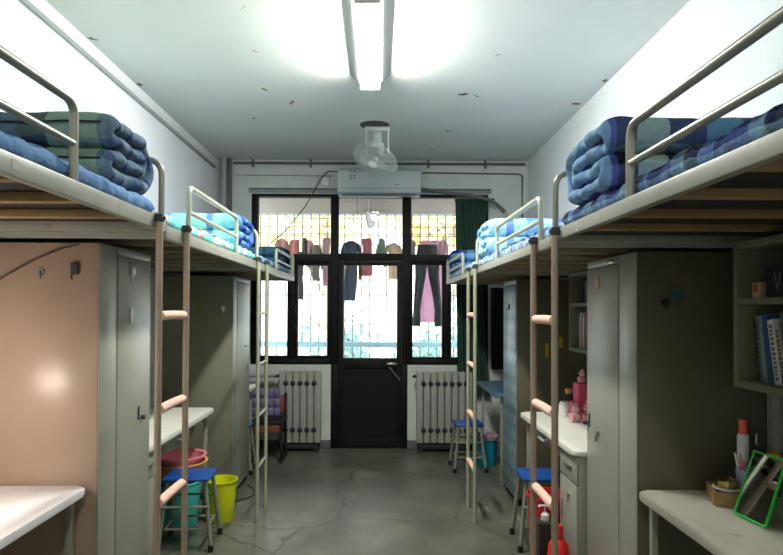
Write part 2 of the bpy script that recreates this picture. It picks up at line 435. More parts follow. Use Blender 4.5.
# door with the fanlight above
f = MB(); f.box(-.43, .26, ya, yb, OZ-.03, OZ, .004); f.box(-.43, .26, ya, yb, TZ0+.02, TZ1+.01, .004)
w3 = struct(f.build('window_3', 'frame_dark')); pane(-.43, .26, TZ1+.01, OZ-.03, w3)
f = MB(); f.box(-.505, -.426, ya, YB+.2, 0, SZ, .004); f.box(.257, .321, ya, YB+.2, 0, SZ, .004); f.box(-.426, .257, YB+.065, YB+.2, 0, .03)
struct(f.build('trim_3', 'frame_dark'))
f = MB(); D0, D1 = -.428, .259
f.box(D0, D0+.055, YB+.01, YB+.06, .01, TZ0+.015, .003); f.box(D1-.055, D1, YB+.01, YB+.06, .01, TZ0+.015, .003)
f.box(D0+.055, D1-.055, YB+.01, YB+.06, 1.97, TZ0+.015, .003); f.box(D0+.055, D1-.055, YB+.01, YB+.06, .86, .97, .003)
f.box(D0+.055, D1-.055, YB+.01, YB+.06, .01, .1, .003); f.box(D0+.055, D1-.055, YB+.025, YB+.05, .1, .86)
d1 = struct(f.build('door_1', 'door_dark')); pane(D0+.055, D1-.055, .97, 1.97, d1, YB+.03)
h = MB(); h.box(.10, .21, YB-.004, YB+.012, .895, .92, .004); h.tube([(.125, YB-.03, .875), (.24, YB-.03, .735)], .011)
h.tube([(.135, YB-.03, .863), (.135, YB+.012, .863)], .008)
h.build('door_handle', 'steel', d1)

# ---------------------------------------------------------------- the balcony and beyond
struct(MB().box(-2.6, 2.6, YB+.22, 8.25, -.12, 0).build('floor_balcony', 'beam'))
struct(MB().box(-2.6, 2.6, YB+.2, 8.25, 2.95, 3.1).build('ceiling_balcony', 'slab'))
struct(MB().box(-2.6, 2.6, 8.05, 8.25, 2.74, 2.95).build('trim_4', 'beam'))
g = empty('balcony_grille', (0, 8.1, 0), 'pale metal security grille with a blue top rail across the balcony front', 'grille')
for k in range(45):
    x = -2.42+.11*k
    MB().tube([(x, 8.1, 0), (x, 8.1, 2.74)], .009, 6).build('bar', 'grille', g)
for z in (1.68, 2.33, 2.45, 2.57, 2.68): MB().tube([(-2.6, 8.09, z), (2.6, 8.09, z)], .006, 6).build('cross_bar', 'grille', g)
MB().box(-2.6, 2.6, 8.07, 8.13, 1.0, 1.07, .01).build('top_rail', 'railpaint', g)
struct(MB().box(-60, 60, 8.6, 90, -6.2, -6).build('ground', 'ground'))

def tree(x, y, z0, zc, rad, mname, label, group, nleaf=1500, ls=.16, seed=1):
    rnd = random.Random(seed)
    t = empty('tree', (x, y, z0), label, 'tree', group)
    b = MB(); b.tube([(x, y, z0), (x+.1, y, (z0+zc)/2), (x, y, zc)], .1, 8, radii=[.17, .13, .07])
    for k in range(9):
        a = rnd.random()*2*PI; zz = z0+(zc-z0)*(.55+.4*rnd.random())
        e = Vector((math.cos(a)*rad*.8, math.sin(a)*rad*.8, rad*(.2+.6*rnd.random())))
        s0 = Vector((x, y, zz)); b.tube([s0, s0+e*.5+Vector((0, 0, .1)), s0+e], .04, 6, radii=[.06, .04, .015])
    b.build('trunk', 'bark', t)
    l = MB()
    cl = [Vector((rnd.gauss(0, .45), rnd.gauss(0, .45), rnd.gauss(0, .45)))*rad for _ in range(22)]
    for k in range(nleaf):
        c = rnd.choice(cl)+Vector((rnd.gauss(0, .17), rnd.gauss(0, .17), rnd.gauss(0, .17)))*rad+Vector((x, y, zc))
        u = Vector((rnd.gauss(0, 1), rnd.gauss(0, 1), rnd.gauss(0, 1))).normalized(); v = u.orthogonal().normalized()
        l.bm.faces.new([l.bm.verts.new(c+u*ls), l.bm.verts.new(c+v*ls*.6), l.bm.verts.new(c-u*ls), l.bm.verts.new(c-v*ls*.6)])
    l.build('foliage', mname, t)
for i, (x, y, zc, rad) in enumerate(((-4.4, 15, 4.0, 1.7), (-1.8, 21, 5.2, 2.3), (1.5, 14.5, 4.0, 1.5), (6.0, 22, 5.2, 2.6))):
    tree(x, y, -6, zc, rad, 'leaf_y', 'yellow-leaved tree standing outside beyond the balcony grille', 'yellow trees outside the balcony', 900, .2, 30+i)
for i, (x, y, zc, rad) in enumerate(((-7.5, 28, -.9, 1.8), (-2.2, 30, -1.0, 1.9), (3.2, 31, -.8, 1.9), (9, 30, -.9, 1.8))):
    tree(x, y, -6, zc, rad, 'leaf_g', 'low pale blue-green tree top seen just above the balcony rail', 'blue-green treetops outside the balcony', 700, .22, 60+i)

# laundry
def pxo(px, Y=7.4): return (px-378)*Y/620
def pzo(py, Y=7.4): return 1.5-(py-309)*Y/620
MB().tube([(-2.4, 7.4, 2.42), (-1.2, 7.4, 2.40), (0, 7.4, 2.39), (1.2, 7.4, 2.40), (2.4, 7.4, 2.42)], .004, 6).build('clothes_line', 'cable')
tag(bpy.data.objects['clothes_line'], 'thin clothes line strung along the balcony', 'line')
def hangr(x, y, z, w, root):
    h = MB(); h.tube([(x, y, z), (x+.012, y, z+.02), (x+.018, y, z+.04), (x, y, z+.055), (x-.016, y, z+.04)], .0025, 6)
    h.tube([(x, y, z), (x-w, y, z-.07), (x+w, y, z-.07), (x, y, z)], .003, 6); h.build('hanger', 'cable', root)
def top_garment(px0, px1, py0, py1, m, name, label, cat, Y=7.4, sleeves=True, seed=0, cloth='cloth'):
    x0, x1, z1, z0 = pxo(px0, Y), pxo(px1, Y), pzo(py0, Y), pzo(py1, Y); xc = (x0+x1)/2; hw = (x1-x0)/2; H = z1-z0
    z1 = min(z1, 2.345)
    t = empty(name, (xc, Y, z0), label, cat)
    g = MB(); b = .72 if sleeves else 1
    rr = random.Random(seed); j = lambda a: rr.uniform(-a, a)*hw
    if sleeves:
        rows = [(xc, Y, z1-.012, hw*.2, .016), (xc+j(.05), Y, z1-.022, hw*.45, .02), (xc+j(.05), Y, z1-.05, hw*b, .024)]
    else:
        rows = [(xc+j(.2), Y, z1+.0, hw*(.3+.5*rr.random()), .012), (xc+j(.1), Y, z1-.03, hw*.85, .02)]
    rows += [(xc+j(.1), Y, z1-H*.3, hw*b*rr.uniform(.75, .95), .03), (xc+j(.15), Y, z1-H*.55, hw*b*rr.uniform(.8, 1), .034), (xc+j(.15), Y, z1-H*.8, hw*b*rr.uniform(.8, 1.05), .034), (xc+j(.2), Y, z0, hw*b*rr.uniform(.7, 1.0), .03)]
    g.loft(rows, 22, .4, seed)
    if sleeves:
        for s in (-1, 1):
            g.loft([(xc+s*hw*.6, Y, z1-.04, hw*.2, .018), (xc+s*hw*.85, Y, z1-.12, hw*.22, .022), (xc+s*hw*.92, Y, z1-.04-H*.6, hw*.16, .02)], 12, .3, seed+s)
    g.build(cloth, m, t); hangr(xc, Y, z1+.0, hw*.6, t)
    return t
def fab(n, *c):
    m = mat(n, srgb(*c), .95, var=.12, vscale=9, bump=.3, bscale=30); M[n] = m
    N, L = m.node_tree.nodes, m.node_tree.links
    tl = N.new('ShaderNodeBsdfTranslucent'); tl.inputs[0].default_value = srgb(*[min(255, v+30) for v in c])
    mx = N.new('ShaderNodeMixShader'); mx.inputs[0].default_value = .5
    L.new(N['Principled BSDF'].outputs[0], mx.inputs[1]); L.new(tl.outputs[0], mx.inputs[2]); L.new(mx.outputs[0], N['Material Output'].inputs[0])
fab('c_brown', 190,158,150); fab('c_rose', 184,122,134); fab('c_dark', 110,104,106); fab('c_grey', 158,154,148); fab('c_beige', 206,190,172)
fab('c_navy', 84,92,112); fab('c_green', 134,156,144); fab('c_pink', 206,168,190); fab('c_jean', 70,74,76); fab('c_mauve', 196,172,182); fab('c_red', 206,150,148)
top_garment(274, 289, 232, 259, 'c_brown', 'blouse', 'brown blouse hanging at the left end of the clothes line', 'blouse', seed=1)
top_garment(289, 300, 240, 272, 'c_red', 'towel', 'faded red towel hanging beside the brown blouse', 'towel', sleeves=False, seed=2)
top_garment(296, 304, 252, 300, 'c_dark', 'scarf', 'long dark scarf hanging low behind the bunk end', 'scarf', sleeves=False, seed=3, Y=7.25)
top_garment(301, 308, 230, 262, 'c_dark', 'sweater', 'narrow dark sweater hanging next to the faded red towel', 'sweater', sleeves=False, seed=4, Y=7.4)
top_garment(309, 322, 244, 281, 'c_grey', 'shirt', 'grey shirt hanging left of the window post', 'shirt', seed=5)
top_garment(321, 331, 238, 286, 'c_mauve', 'cardigan', 'mauve cardigan hanging right beside the window post', 'cardigan', sleeves=False, seed=6)
top_garment(341, 361, 240, 301, 'c_navy', 'jacket', 'navy jacket hanging behind the left of the door glass', 'jacket', seed=7)
top_garment(361, 373, 236, 276, 'c_rose', 'headscarf', 'rose red cloth hanging behind the middle of the door glass', 'cloth', sleeves=False, seed=8)
top_garment(375, 386, 237, 262, 'c_green', 'hand_towel', 'green hand towel hanging behind the door glass', 'towel', sleeves=False, seed=9)
top_garment(384, 402, 242, 279, 'c_beige', 'shirt', 'beige shirt hanging behind the right of the door glass', 'shirt', seed=10)
top_garment(405, 416, 240, 262, 'c_grey', 'vest', 'small grey vest hanging just right of the door', 'vest', sleeves=False, seed=11)
top_garment(417, 447, 240, 322, 'c_pink', 'dress', 'long pink dress hanging behind the dark jeans', 'dress', Y=7.6, sleeves=False, seed=12)
top_garment(304, 314, 236, 268, 'c_pink', 'camisole', 'pink camisole hanging left of the grey shirt', 'top', seed=21, Y=7.55)
top_garment(330, 338, 240, 262, 'c_beige', 'sock', 'beige stocking hanging behind the window post', 'sock', sleeves=False, seed=22, Y=7.55)
top_garment(420, 430, 236, 262, 'c_beige', 'undershirt', 'cream undershirt hanging behind the waist of the jeans', 'shirt', seed=23, Y=7.75)
top_garment(438, 448, 233, 264, 'c_mauve', 'tunic', 'mauve tunic hanging right of the jeans', 'shirt', seed=24, Y=7.45)
# jeans
Yj = 7.3; jx = pxo(427, Yj); t = empty('jeans', (jx, Yj, pzo(326, Yj)), 'dark grey jeans hanging by the waist behind the right window', 'jeans')
g = MB(); zt = 2.30
g.loft([(jx, Yj, zt-.04, .115, .032), (jx, Yj, zt-.14, .125, .04), (jx, Yj, zt-.30, .145, .04)], 22, .2, 2)
for s, ex in ((-1, -.12), (1, .13)):
    g.loft([(jx+s*.07, Yj, zt-.24, .075, .036), (jx+s*.08, Yj, zt-.42, .062, .034), (jx+ex*.85, Yj, zt-.62, .05, .03), (jx+ex, Yj, zt-.8, .042, .03), (jx+ex*1.02, Yj, pzo(326, Yj), .05, .03)], 16, .25, s)
g.build('trousers', 'c_jean', t)
h = MB(); h.tube([(jx-.1, Yj, zt-.02), (jx, Yj, zt+.06), (jx+.1, Yj, zt-.02)], .004, 6); h.tube([(jx, Yj, zt+.06), (jx, Yj+.05, 2.36), (jx, 7.4, 2.40)], .003, 6); h.build('hanger', 'cable', t)
b = MB(); bx, by, bz = pxo(370, 7.2), 7.2, pzo(222, 7.2)
b.loft([(bx, by, bz-.07, .03, .02), (bx+.01, by, bz-.02, .055, .04), (bx-.01, by, bz+.05, .05, .035), (bx-.03, by, bz+.12, .015, .01)], 16, .4, 3)
b.tube([(bx-.03, by, bz+.11), (bx-.02, by, 2.7), (bx-.02, by, 2.95)], .003, 6)
tag(b.build('plastic_bag', 'white'), 'small white plastic bag hanging high behind the door fanlight', 'bag')
r = MB(); r.tube([(pxo(363, 7.3), 7.3, 2.66), (pxo(386, 7.3), 7.3, 2.66)], .012, 8); r.tube([(pxo(370, 7.3), 7.3, 2.66), (pxo(370, 7.3), 7.3, 2.95)], .003, 6); r.tube([(pxo(380, 7.3), 7.3, 2.66), (pxo(380, 7.3), 7.3, 2.95)], .003, 6)
tag(r.build('hanging_rod', 'pipe'), 'short grey rod hung from the balcony ceiling on two wires', 'rod')
# ---------------------------------------------------------------- bunks
XE = {-1: -.858, 1: .70}; XW = {-1: XL, 1: XR}
ZB = {-1: 1.808, 1: 1.774}; ZT = {-1: 1.862, 1: 1.818}
DZ = {-1: -.026, 1: -.018}           # the second and third bunks sit slightly lower
BY = ((.56, 2.505), (2.515, 4.465), (4.475, 6.36))
def bed(s, i, g0, g1, gh, label, gmat):
    dz = DZ[s] if i else 0; xe, xw, zb, zt = XE[s], XW[s], ZB[s]+dz, ZT[s]+dz; y0, y1 = BY[i]; gh -= dz if i == 1 else 0
    t = empty('loft_bed', ((xe+xw)/2, (y0+y1)/2, 0), label, 'bed', 'raised bunks along the two walls')
    X = lambda d: xe+s*d                      # d metres inwards from the aisle edge
    wid = abs(xw-xe)
    def bx(mb, d0, d1, *r, **k): a, b = sorted((X(d0), X(d1))); return mb.box(a, b, *r, **k)
    m = MB(); bx(m, 0, .03, y0, y1, zb, zt, bev=.004); m.build('side_rail', 'bedmetal', t)
    m = MB(); bx(m, wid-.045, wid-.015, y0, y1, zb, zt, bev=.004); m.build('side_rail', 'bedmetal', t)
    for a, b in ((y0, y0+.03), (y1-.03, y1)):
        m = MB(); bx(m, .03, wid-.045, a, b, zb, zt, bev=.003); m.build('end_rail', 'bedmetal', t)
    n = 5; step = (y1-y0-.06)/(n+1)
    for k in range(n):
        yy = y0+.03+step*(k+1)
        m = MB(); bx(m, .03, wid-.045, yy-.022, yy+.022, zb+.004, zb+.034, bev=.004); m.build('crossbar', 'wood' if i == 0 else 'slat', t)
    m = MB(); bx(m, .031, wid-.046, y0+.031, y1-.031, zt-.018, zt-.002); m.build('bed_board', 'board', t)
    # wall side posts
    for yy in ((y0+.03 if i != 1 else y0+.66), y1-.03):
        m = MB(); bx(m, wid-.045, wid-.015, yy-.015, yy+.015, 0, zb); m.build('post', 'bedmetal', t)
    # guard rail on the aisle side
    gx = X(.012)
    m = MB()
    m.tube(fillet([(gx, g0, zt-.01), (gx, g0, zt+gh), (gx, g1, zt+gh), (gx, g1, zt-.01)], .05, 6), .0125, 12)
    m.tube([(gx, g0, zt+gh*.47), (gx, g1, zt+gh*.47)], .0105, 12)
    m.build('guard_rail', gmat, t)
    # end hoops
    ends = (y1-.02,) if i else (y0+.02, y1-.02)
    for yy in ends:
        m = MB(); m.tube(fillet([(X(.012), yy, zt-.01), (X(.012), yy, zt+.235), (X(wid-.03), yy, zt+.235), (X(wid-.03), yy, zt-.01)], .07, 7), .0125, 12)
        m.build('end_hoop', gmat, t)
    return t
bed(-1, 0, .62, 1.767, .225, 'left wall bunk nearest the camera, with bright blue bedding and timber underside', 'guard')
bed(-1, 1, 2.84, 3.80, .195, 'middle bunk on the left wall, under turquoise patterned bedding', 'guard_l')
bed(-1, 2, 5.28, 6.2, .17, 'far bunk on the left wall, ending against the window', 'guard_l')
bed(1, 0, .62, 1.745, .205, 'right wall bunk nearest the camera, under navy plaid bedding', 'guard')
bed(1, 1, 2.71, 3.70, .175, 'middle bunk on the right wall, under pale blue bedding', 'guard_l')
bed(1, 2, 5.2, 6.2, .17, 'far bunk on the right wall, in front of the green curtain', 'guard_l')
# small stickers on the rails
o = MB().box(XE[-1]-.0, XE[-1]+.0015, 1.45, 1.48, 1.825, 1.848).build('rail_sticker', 'desk_g')
o.location.x = XE[-1]+.001; tag(o, 'small pale sticker on the rail of the left front bunk', 'sticker')
def text_part(txt, size, loc, rot, m, parent=None, name='number', ext=.0006):
    cu = bpy.data.curves.new(name, 'FONT'); cu.body = txt; cu.size = size; cu.extrude = ext; cu.align_x = 'CENTER'; cu.align_y = 'CENTER'
    tmp = bpy.data.objects.new(name, cu); C.objects.link(tmp)
    dg = bpy.context.evaluated_depsgraph_get(); me = bpy.data.meshes.new_from_object(tmp.evaluated_get(dg)); bpy.data.objects.remove(tmp)
    me.materials.clear(); me.materials.append(M[m])
    o = bpy.data.objects.new(name, me); C.objects.link(o); o.rotation_euler = rot
    off = Vector(parent.get('_o', (0, 0, 0))) if parent else Vector((0, 0, 0))
    o.location = Vector(loc)-off
    if parent: o.parent = parent
    return o
beds = {}
for o in list(C.objects):
    if o.name.startswith('loft_bed'): beds[(1 if o.location.x > 0 else -1, round(o.location.y))] = o
rb = [o for o in C.objects if o.name.startswith('loft_bed') and o.location.x > 0 and o.location.y < 2][0]
text_part('2', .045, (XE[1]-.001, 2.18, 1.792), (PI/2, 0, -PI/2), 'white', rb)

# ladders
def ladder(s, ya, yb_, pm, sleeves, label):
    x = XE[s]-s*.0145 if s < 0 else XE[s]-.0145; zt = ZT[s]
    t = empty('bunk_ladder', (x, (ya+yb_)/2, 0), label, 'ladder')
    for yy in (ya, yb_):
        m = MB(); m.tube([(x, yy, 0), (x, yy, zt-.025)], .0135, 12); p = m.build('post', pm, t)
        m = MB(); m.box(x-.0165, x+.0165, yy-.0165, yy+.0165, zt-.03, zt+.002, .005)
        m.tube([(x-.022, yy, zt-.015), (x+.022, yy, zt-.015)], .007, 8); m.build('clamp', 'darkgrey', p)
    for k in range(4):
        z = (.38 if s < 0 else .368)+.362*k
        m = MB(); m.tube([(x, ya, z), (x, yb_, z)], .0105, 10); p = m.build('rung', pm, t)
        if sleeves:
            m = MB(); m.tube([(x, ya+.016, z+.004), (x, ya+.018, z+.004), (x, (ya+yb_)/2, z+.006), (x, yb_-.04, z+.004), (x, yb_-.038, z+.004)], .02, 16, radii=[.0165, .0185, .0185, .0185, .0165]); m.build('foam_sleeve', 'foam', p)
    return t
ladder(-1, 2.39, 2.73, 'ladder', True, 'tan ladder with pink foam rungs beside the left front bunk')
ladder(-1, 4.37, 4.70, 'ladder_g', False, 'pale ladder with bare metal rungs on the left bunks')
ladder(1, 2.40, 2.73, 'ladder', True, 'brown ladder with pink foam rungs beside the right front bunk')
ladder(1, 4.37, 4.70, 'ladder_g', True, 'pale ladder with pink foam rungs farther down the right bunks')

# ---------------------------------------------------------------- bedding
def uvmesh(name, V, F, UV, m, smooth=True):
    me = bpy.data.meshes.new(name); me.from_pydata(V, [], F); me.materials.append(M[m])
    ul = me.uv_layers.new(name='UVMap')
    for p in me.polygons:
        p.use_smooth = True
        us = [UV[me.loops[li].vertex_index] for li in p.loop_indices]
        for li in p.loop_indices: ul.data[li].uv = UV[me.loops[li].vertex_index]
    o = bpy.data.objects.new(name, me); C.objects.link(o)
    return o
def place(o):
    xs = [v.co.x for v in o.data.vertices]; ys = [v.co.y for v in o.data.vertices]; zs = [v.co.z for v in o.data.vertices]
    off = Vector(((min(xs)+max(xs))/2, (min(ys)+max(ys))/2, min(zs)))
    for v in o.data.vertices: v.co -= off
    o.location = off; o['_o'] = list(off)
def mattress(s, i, m, label, th=.066, lump=.012, dip=0):
    xe, xw, zt = XE[s], XW[s], ZT[s]+.001+(DZ[s] if i else 0); y0, y1 = BY[i][0]+.035, BY[i][1]-.04
    x0, x1 = xe+s*.028, xw-s*.012
    W = abs(x1-x0); ny = 110; prof = []
    r = th/2
    for k in range(9): a = -PI/2-PI*k/8; prof.append((r+r*math.cos(a)*1.0, r+r*math.sin(a)))
    # aisle edge, top, wall edge, bottom
    nt_ = 22
    prof = [(r+r*math.cos(a), r+r*math.sin(a)) for a in [(-PI/2-PI*k/8) for k in range(9)]]
    prof += [(r+(W-2*r)*k/nt_, th) for k in range(1, nt_)]
    prof += [(W-r+r*math.cos(a), r+r*math.sin(a)) for a in [(PI/2-PI*k/6) for k in range(7)]]
    prof += [(W-r-(W-2*r)*k/6, 0) for k in range(1, 6)]
    n = len(prof); V = []; UV = []; F = []
    plen = [0]
    for k in range(1, n): plen.append(plen[-1]+math.dist(prof[k], prof[k-1]))
    for j in range(ny+1):
        y = y0+(y1-y0)*j/ny; e = min(j, ny-j)/4; ef = math.sqrt(max(0, 1-(1-min(1, e))**2))
        for k, (d, z) in enumerate(prof):
            zz = r+(z-r)*ef
            nz = noise.noise(Vector((d*6, y*7, s*3+i*5)))+.5*noise.noise(Vector((d*16, y*19, s*3+i*5)))
            edge = max(0, 1-d/.12)
            if z > .004: zz += nz*lump*(1 if z > r*1.2 else .3)
            # fabric gathered along the edge
            d2 = d-edge*(.5+.5*math.sin(y*50+7*noise.noise(Vector((y*5, 1, i)))))*.006*(z > .004)
            zz = max(0, zz)
            V.append((x0+s*d2, y, zt+zz)); UV.append((y, plen[k]))
    for j in range(ny):
        for k in range(n):
            a, b = j*n+k, j*n+(k+1) % n
            F.append((a, b, b+n, a+n))
    F.append(tuple(range(n))[::-1]); F.append(tuple(ny*n+k for k in range(n)))
    o = uvmesh('mattress', V, F, UV, m); place(o)
    bm = bmesh.new(); bm.from_mesh(o.data); bmesh.ops.recalc_face_normals(bm, faces=bm.faces[:]); bm.to_mesh(o.data); bm.free()
    tag(o, label, 'mattress', 'mattresses on the bunks'); return o

def ring_path(L, sp, r0):
    """centre line of a quilt folded in four: a closed loop in (u, z), u running from the near side to the far side"""
    P = []
    z = [r0+sp*k for k in range(4)]
    def line(u0, u1, zz, n):
        for k in range(n): P.append((u0+(u1-u0)*k/n, zz))
    def turn(u, z0, z1, side, n):
        rr = (z1-z0)/2
        for k in range(n):
            a = -PI/2+PI*k/n
            P.append((u+side*abs(rr)*math.cos(a)*1.0, (z0+z1)/2+rr*math.sin(a)))
    R4 = (z[3]-z[0])/2; n1 = sp/2+r0
    line(n1, L-R4-r0, z[0], 14); turn(L-R4-r0, z[0], z[3], 1, 18)
    line(L-R4-r0, n1, z[3], 14); turn(n1, z[3], z[2], -1, 9)
    fi = L-R4-r0
    line(n1, fi-.01, z[2], 14); turn(fi-.01, z[2], z[1], 1, 9)
    line(fi-.01, n1, z[1], 14); turn(n1, z[1], z[0], -1, 9)
    return P
def quilt(s, y0, y1, m, label, inset=.03, zoff=.066, H=.215, W=.8, seed=0, piping=None):
    xe = XE[s]; zt = ZT[s]+zoff+(DZ[s] if y0 > 2.5 else 0); L = y1-y0
    sp = (H-.0)/4; hh = sp/2*1.0; P = ring_path(L, sp, hh); n = len(P)
    nx = 44; V = []; F = []; UV = []
    N2 = []
    for i in range(n):
        a = P[i-1]; b = P[(i+1) % n]; d = Vector((b[0]-a[0], b[1]-a[1])); d.normalize(); N2.append((d.y, -d.x))
    pl = [0]
    for i in range(1, n): pl.append(pl[-1]+math.dist(P[i], P[i-1]))
    for side in (1, -1):
        for j in range(nx+1):
            q = j/nx; q = .5-.5*math.cos(PI*q)*(.6+.4*abs(math.cos(PI*q)))
            q = min(1, max(0, (1-math.cos(PI*j/nx))/2))
            for i in range(n):
                # pushed-in, puffed seam lobes at the ends
                lob = .006*math.sin(pl[i]*44+seed+4*noise.noise(Vector((pl[i]*3, seed, 0))))+.022*noise.noise(Vector((pl[i]*6, seed, q*2)))
                w = abs(q-.5)*2
                dx = W*q+(lob if q < .5 else -lob)*w**6
                dm = min(q, 1-q)*W
                h = hh*min(1, (max(0, 1-(1-min(1, dm/.045))**2))**.5)
                wr = noise.noise(Vector((dx*8+seed, P[i][0]*14, P[i][1]*14)))
                wr2 = noise.noise(Vector((dx*20+seed, P[i][0]*30, P[i][1]*30+side)))
                gather = (.10*math.sin(pl[i]*90+seed*2+5*noise.noise(Vector((pl[i]*4, seed, 3))))+.3*noise.noise(Vector((pl[i]*22, seed, dx*5))))*math.exp(-dm/.1)
                hz = h*(1.0+.14*wr+.10*wr2+gather)
                u = P[i][0]+N2[i][0]*hz*side; z = P[i][1]+N2[i][1]*hz*side
                u += .008*wr; z += .005*wr
                z += -.012*(1-min(1, dm/.06))*(z/H) ; z = max(.001, z)
                V.append((xe+s*(inset+dx), y0+u, zt+z)); UV.append((dx, pl[i]))
    NN = (nx+1)*n
    for sd in (0, 1):
        for j in range(nx):
            for i in range(n):
                a = sd*NN+j*n+i; b = sd*NN+j*n+(i+1) % n
                F.append((a, b, b+n, a+n) if sd else (a, a+n, b+n, b))
    o = uvmesh('folded_quilt', V, F, UV, m); place(o)
    bm = bmesh.new(); bm.from_mesh(o.data); bmesh.ops.remove_doubles(bm, verts=bm.verts[:], dist=.0004); bmesh.ops.recalc_face_normals(bm, faces=bm.faces[:]); bm.to_mesh(o.data); bm.free()
    for p in o.data.polygons: p.use_smooth = True
    tag(o, label, 'quilt', 'folded quilts on the bunks')
    if piping:
        for zz in (.062, .172):
            k = MB(); k.tube([(xe+s*(inset+.03+.12*q), y0-.004+.003*math.sin(q*3), zt+zz*H/.215+.003*math.sin(q*2)) for q in range(6)], .0035, 6)
            k.build('piping', piping, o)
    return o
g1, g2 = srgb(128,154,136), srgb(106,136,122)
M['m_l1'] = plaid('bedding_bright_blue', [(0, srgb(104,142,184)), (.6, srgb(114,152,192))], [(0, srgb(98,134,180)), (.5, srgb(120,156,194))], 1.7, 6, .5)
M['q_l1'] = plaid('quilt_green_navy', [(0, srgb(70,90,130)), (.045, srgb(84,112,134)), (.08, g1), (.27, g1), (.31, srgb(20,28,48)), (.42, srgb(34,70,108)), (.52, g2), (.8, srgb(20,36,50))],
                  [(0, srgb(140,164,150)), (.32, srgb(22,28,44)), (.45, srgb(136,162,152)), (.7, srgb(90,118,146)), (.85, srgb(30,36,60))], 1.3, 4.4, .3)
M['m_l2'] = plaid('bedding_turquoise', [(0, srgb(120,214,206)), (.35, srgb(230,236,226)), (.55, srgb(150,216,214)), (.8, srgb(214,150,150))],
                  [(0, srgb(130,214,210)), (.5, srgb(190,226,220))], 1.9, 3, .35, splash=(srgb(232,232,220), 4.5))
M['q_l2'] = plaid('quilt_aqua_blue', [(0, srgb(36,60,160)), (.08, srgb(120,200,222)), (.2, srgb(150,218,216)), (.3, srgb(56,84,176)), (.36, srgb(164,222,210)), (.5, srgb(128,204,220)), (.7, srgb(84,110,190)), (.85, srgb(150,216,214))],
                  [(0, srgb(140,210,216)), (.45, srgb(46,74,170)), (.7, srgb(120,170,220))], 1.5, 5, .3)
M['m_l3'] = plaid('bedding_blue_grey', [(0, srgb(90,130,170)), (.5, srgb(140,176,196))], [(0, srgb(70,100,150)), (.5, srgb(150,180,200))], 5, 9, .5)
M['q_l3'] = plaid('quilt_dark_teal', [(0, srgb(28,40,76)), (.3, srgb(60,104,128)), (.55, srgb(30,56,80)), (.62, srgb(76,124,146))], [(0, srgb(70,112,134)), (.6, srgb(28,42,80))], 2.6, 4, .4)
M['m_r1'] = plaid('bedding_navy_plaid', [(0, srgb(44,60,124)), (.2, srgb(96,128,190)), (.4, srgb(22,28,56)), (.6, srgb(110,150,180)), (.8, srgb(60,76,150))],
                  [(0, srgb(120,156,176)), (.35, srgb(24,34,60)), (.6, srgb(70,100,160)), (.8, srgb(90,130,140))], 3.1, 5.2, .5)
M['q_r1'] = plaid('quilt_navy_green', [(0, srgb(110,150,184)), (.05, srgb(60,72,140)), (.08, srgb(12,13,20)), (.17, srgb(136,160,144)), (.33, srgb(10,12,18)), (.5, srgb(70,120,134)), (.68, srgb(18,24,36)), (.82, srgb(110,140,132))],
                  [(0, srgb(140,170,176)), (.3, srgb(16,20,34)), (.5, srgb(96,116,176)), (.72, srgb(140,186,206)), (.88, srgb(60,66,140))], 1.5, 4.1, .3)
M['m_r2'] = plaid('bedding_pale_blue', [(0, srgb(170,200,226)), (.3, srgb(84,104,180)), (.5, srgb(206,222,236)), (.75, srgb(120,150,206))], [(0, srgb(200,220,236)), (.5, srgb(130,160,214))], 6, 8, .5)
M['q_r2'] = plaid('quilt_sky_blue', [(0, srgb(150,206,234)), (.12, srgb(176,220,238)), (.26, srgb(70,90,186)), (.36, srgb(160,214,236)), (.52, srgb(96,150,206)), (.68, srgb(180,222,238)), (.85, srgb(74,92,188))],
                  [(0, srgb(170,216,238)), (.5, srgb(90,130,206)), (.75, srgb(160,212,236))], 1.9, 3.6, .3)
M['m_r3'] = plaid('bedding_far_blue', [(0, srgb(130,170,220)), (.5, srgb(200,220,236))], [(0, srgb(120,150,210)), (.5, srgb(200,220,240))], 5, 9, .5)
M['q_r3'] = plaid('quilt_royal_plaid', [(0, srgb(24,40,110)), (.25, srgb(60,100,180)), (.5, srgb(120,180,220)), (.75, srgb(34,60,140))], [(0, srgb(60,110,180)), (.5, srgb(30,46,110)), (.8, srgb(130,190,220))], 3.2, 5, .4)
mattress(-1, 0, 'm_l1', 'plain bright blue mattress edge on the left front bunk')
mattress(-1, 1, 'm_l2', 'turquoise and white patterned mattress on the middle left bunk', lump=.016)
mattress(-1, 2, 'm_l3', 'blue-grey mattress on the far left bunk')
mattress(1, 0, 'm_r1', 'navy plaid mattress on the right front bunk', lump=.016)
mattress(1, 1, 'm_r2', 'pale blue checked mattress on the middle right bunk', lump=.016)
mattress(1, 2, 'm_r3', 'pale blue mattress on the far right bunk')
quilt(-1, 2.05, 2.47, 'q_l1', 'dark green and navy quilt folded at the end of the left front bunk', seed=1, piping='ink', H=.235)
quilt(-1, 4.0, 4.42, 'q_l2', 'aqua and royal blue quilt folded on the middle left bunk', seed=2, H=.22)
quilt(-1, 5.93, 6.32, 'q_l3', 'dark teal quilt folded on the far left bunk by the window', seed=3, H=.195)
quilt(1, 1.93, 2.38, 'q_r1', 'navy, black and grey-green plaid quilt folded on the right front bunk', inset=.01, seed=4, H=.235)
quilt(1, 4.02, 4.42, 'q_r2', 'sky blue plaid quilt folded on the middle right bunk', inset=.01, seed=5, H=.235)
quilt(1, 5.93, 6.32, 'q_r3', 'royal blue plaid quilt folded on the far right bunk', inset=.01, seed=6, H=.21)

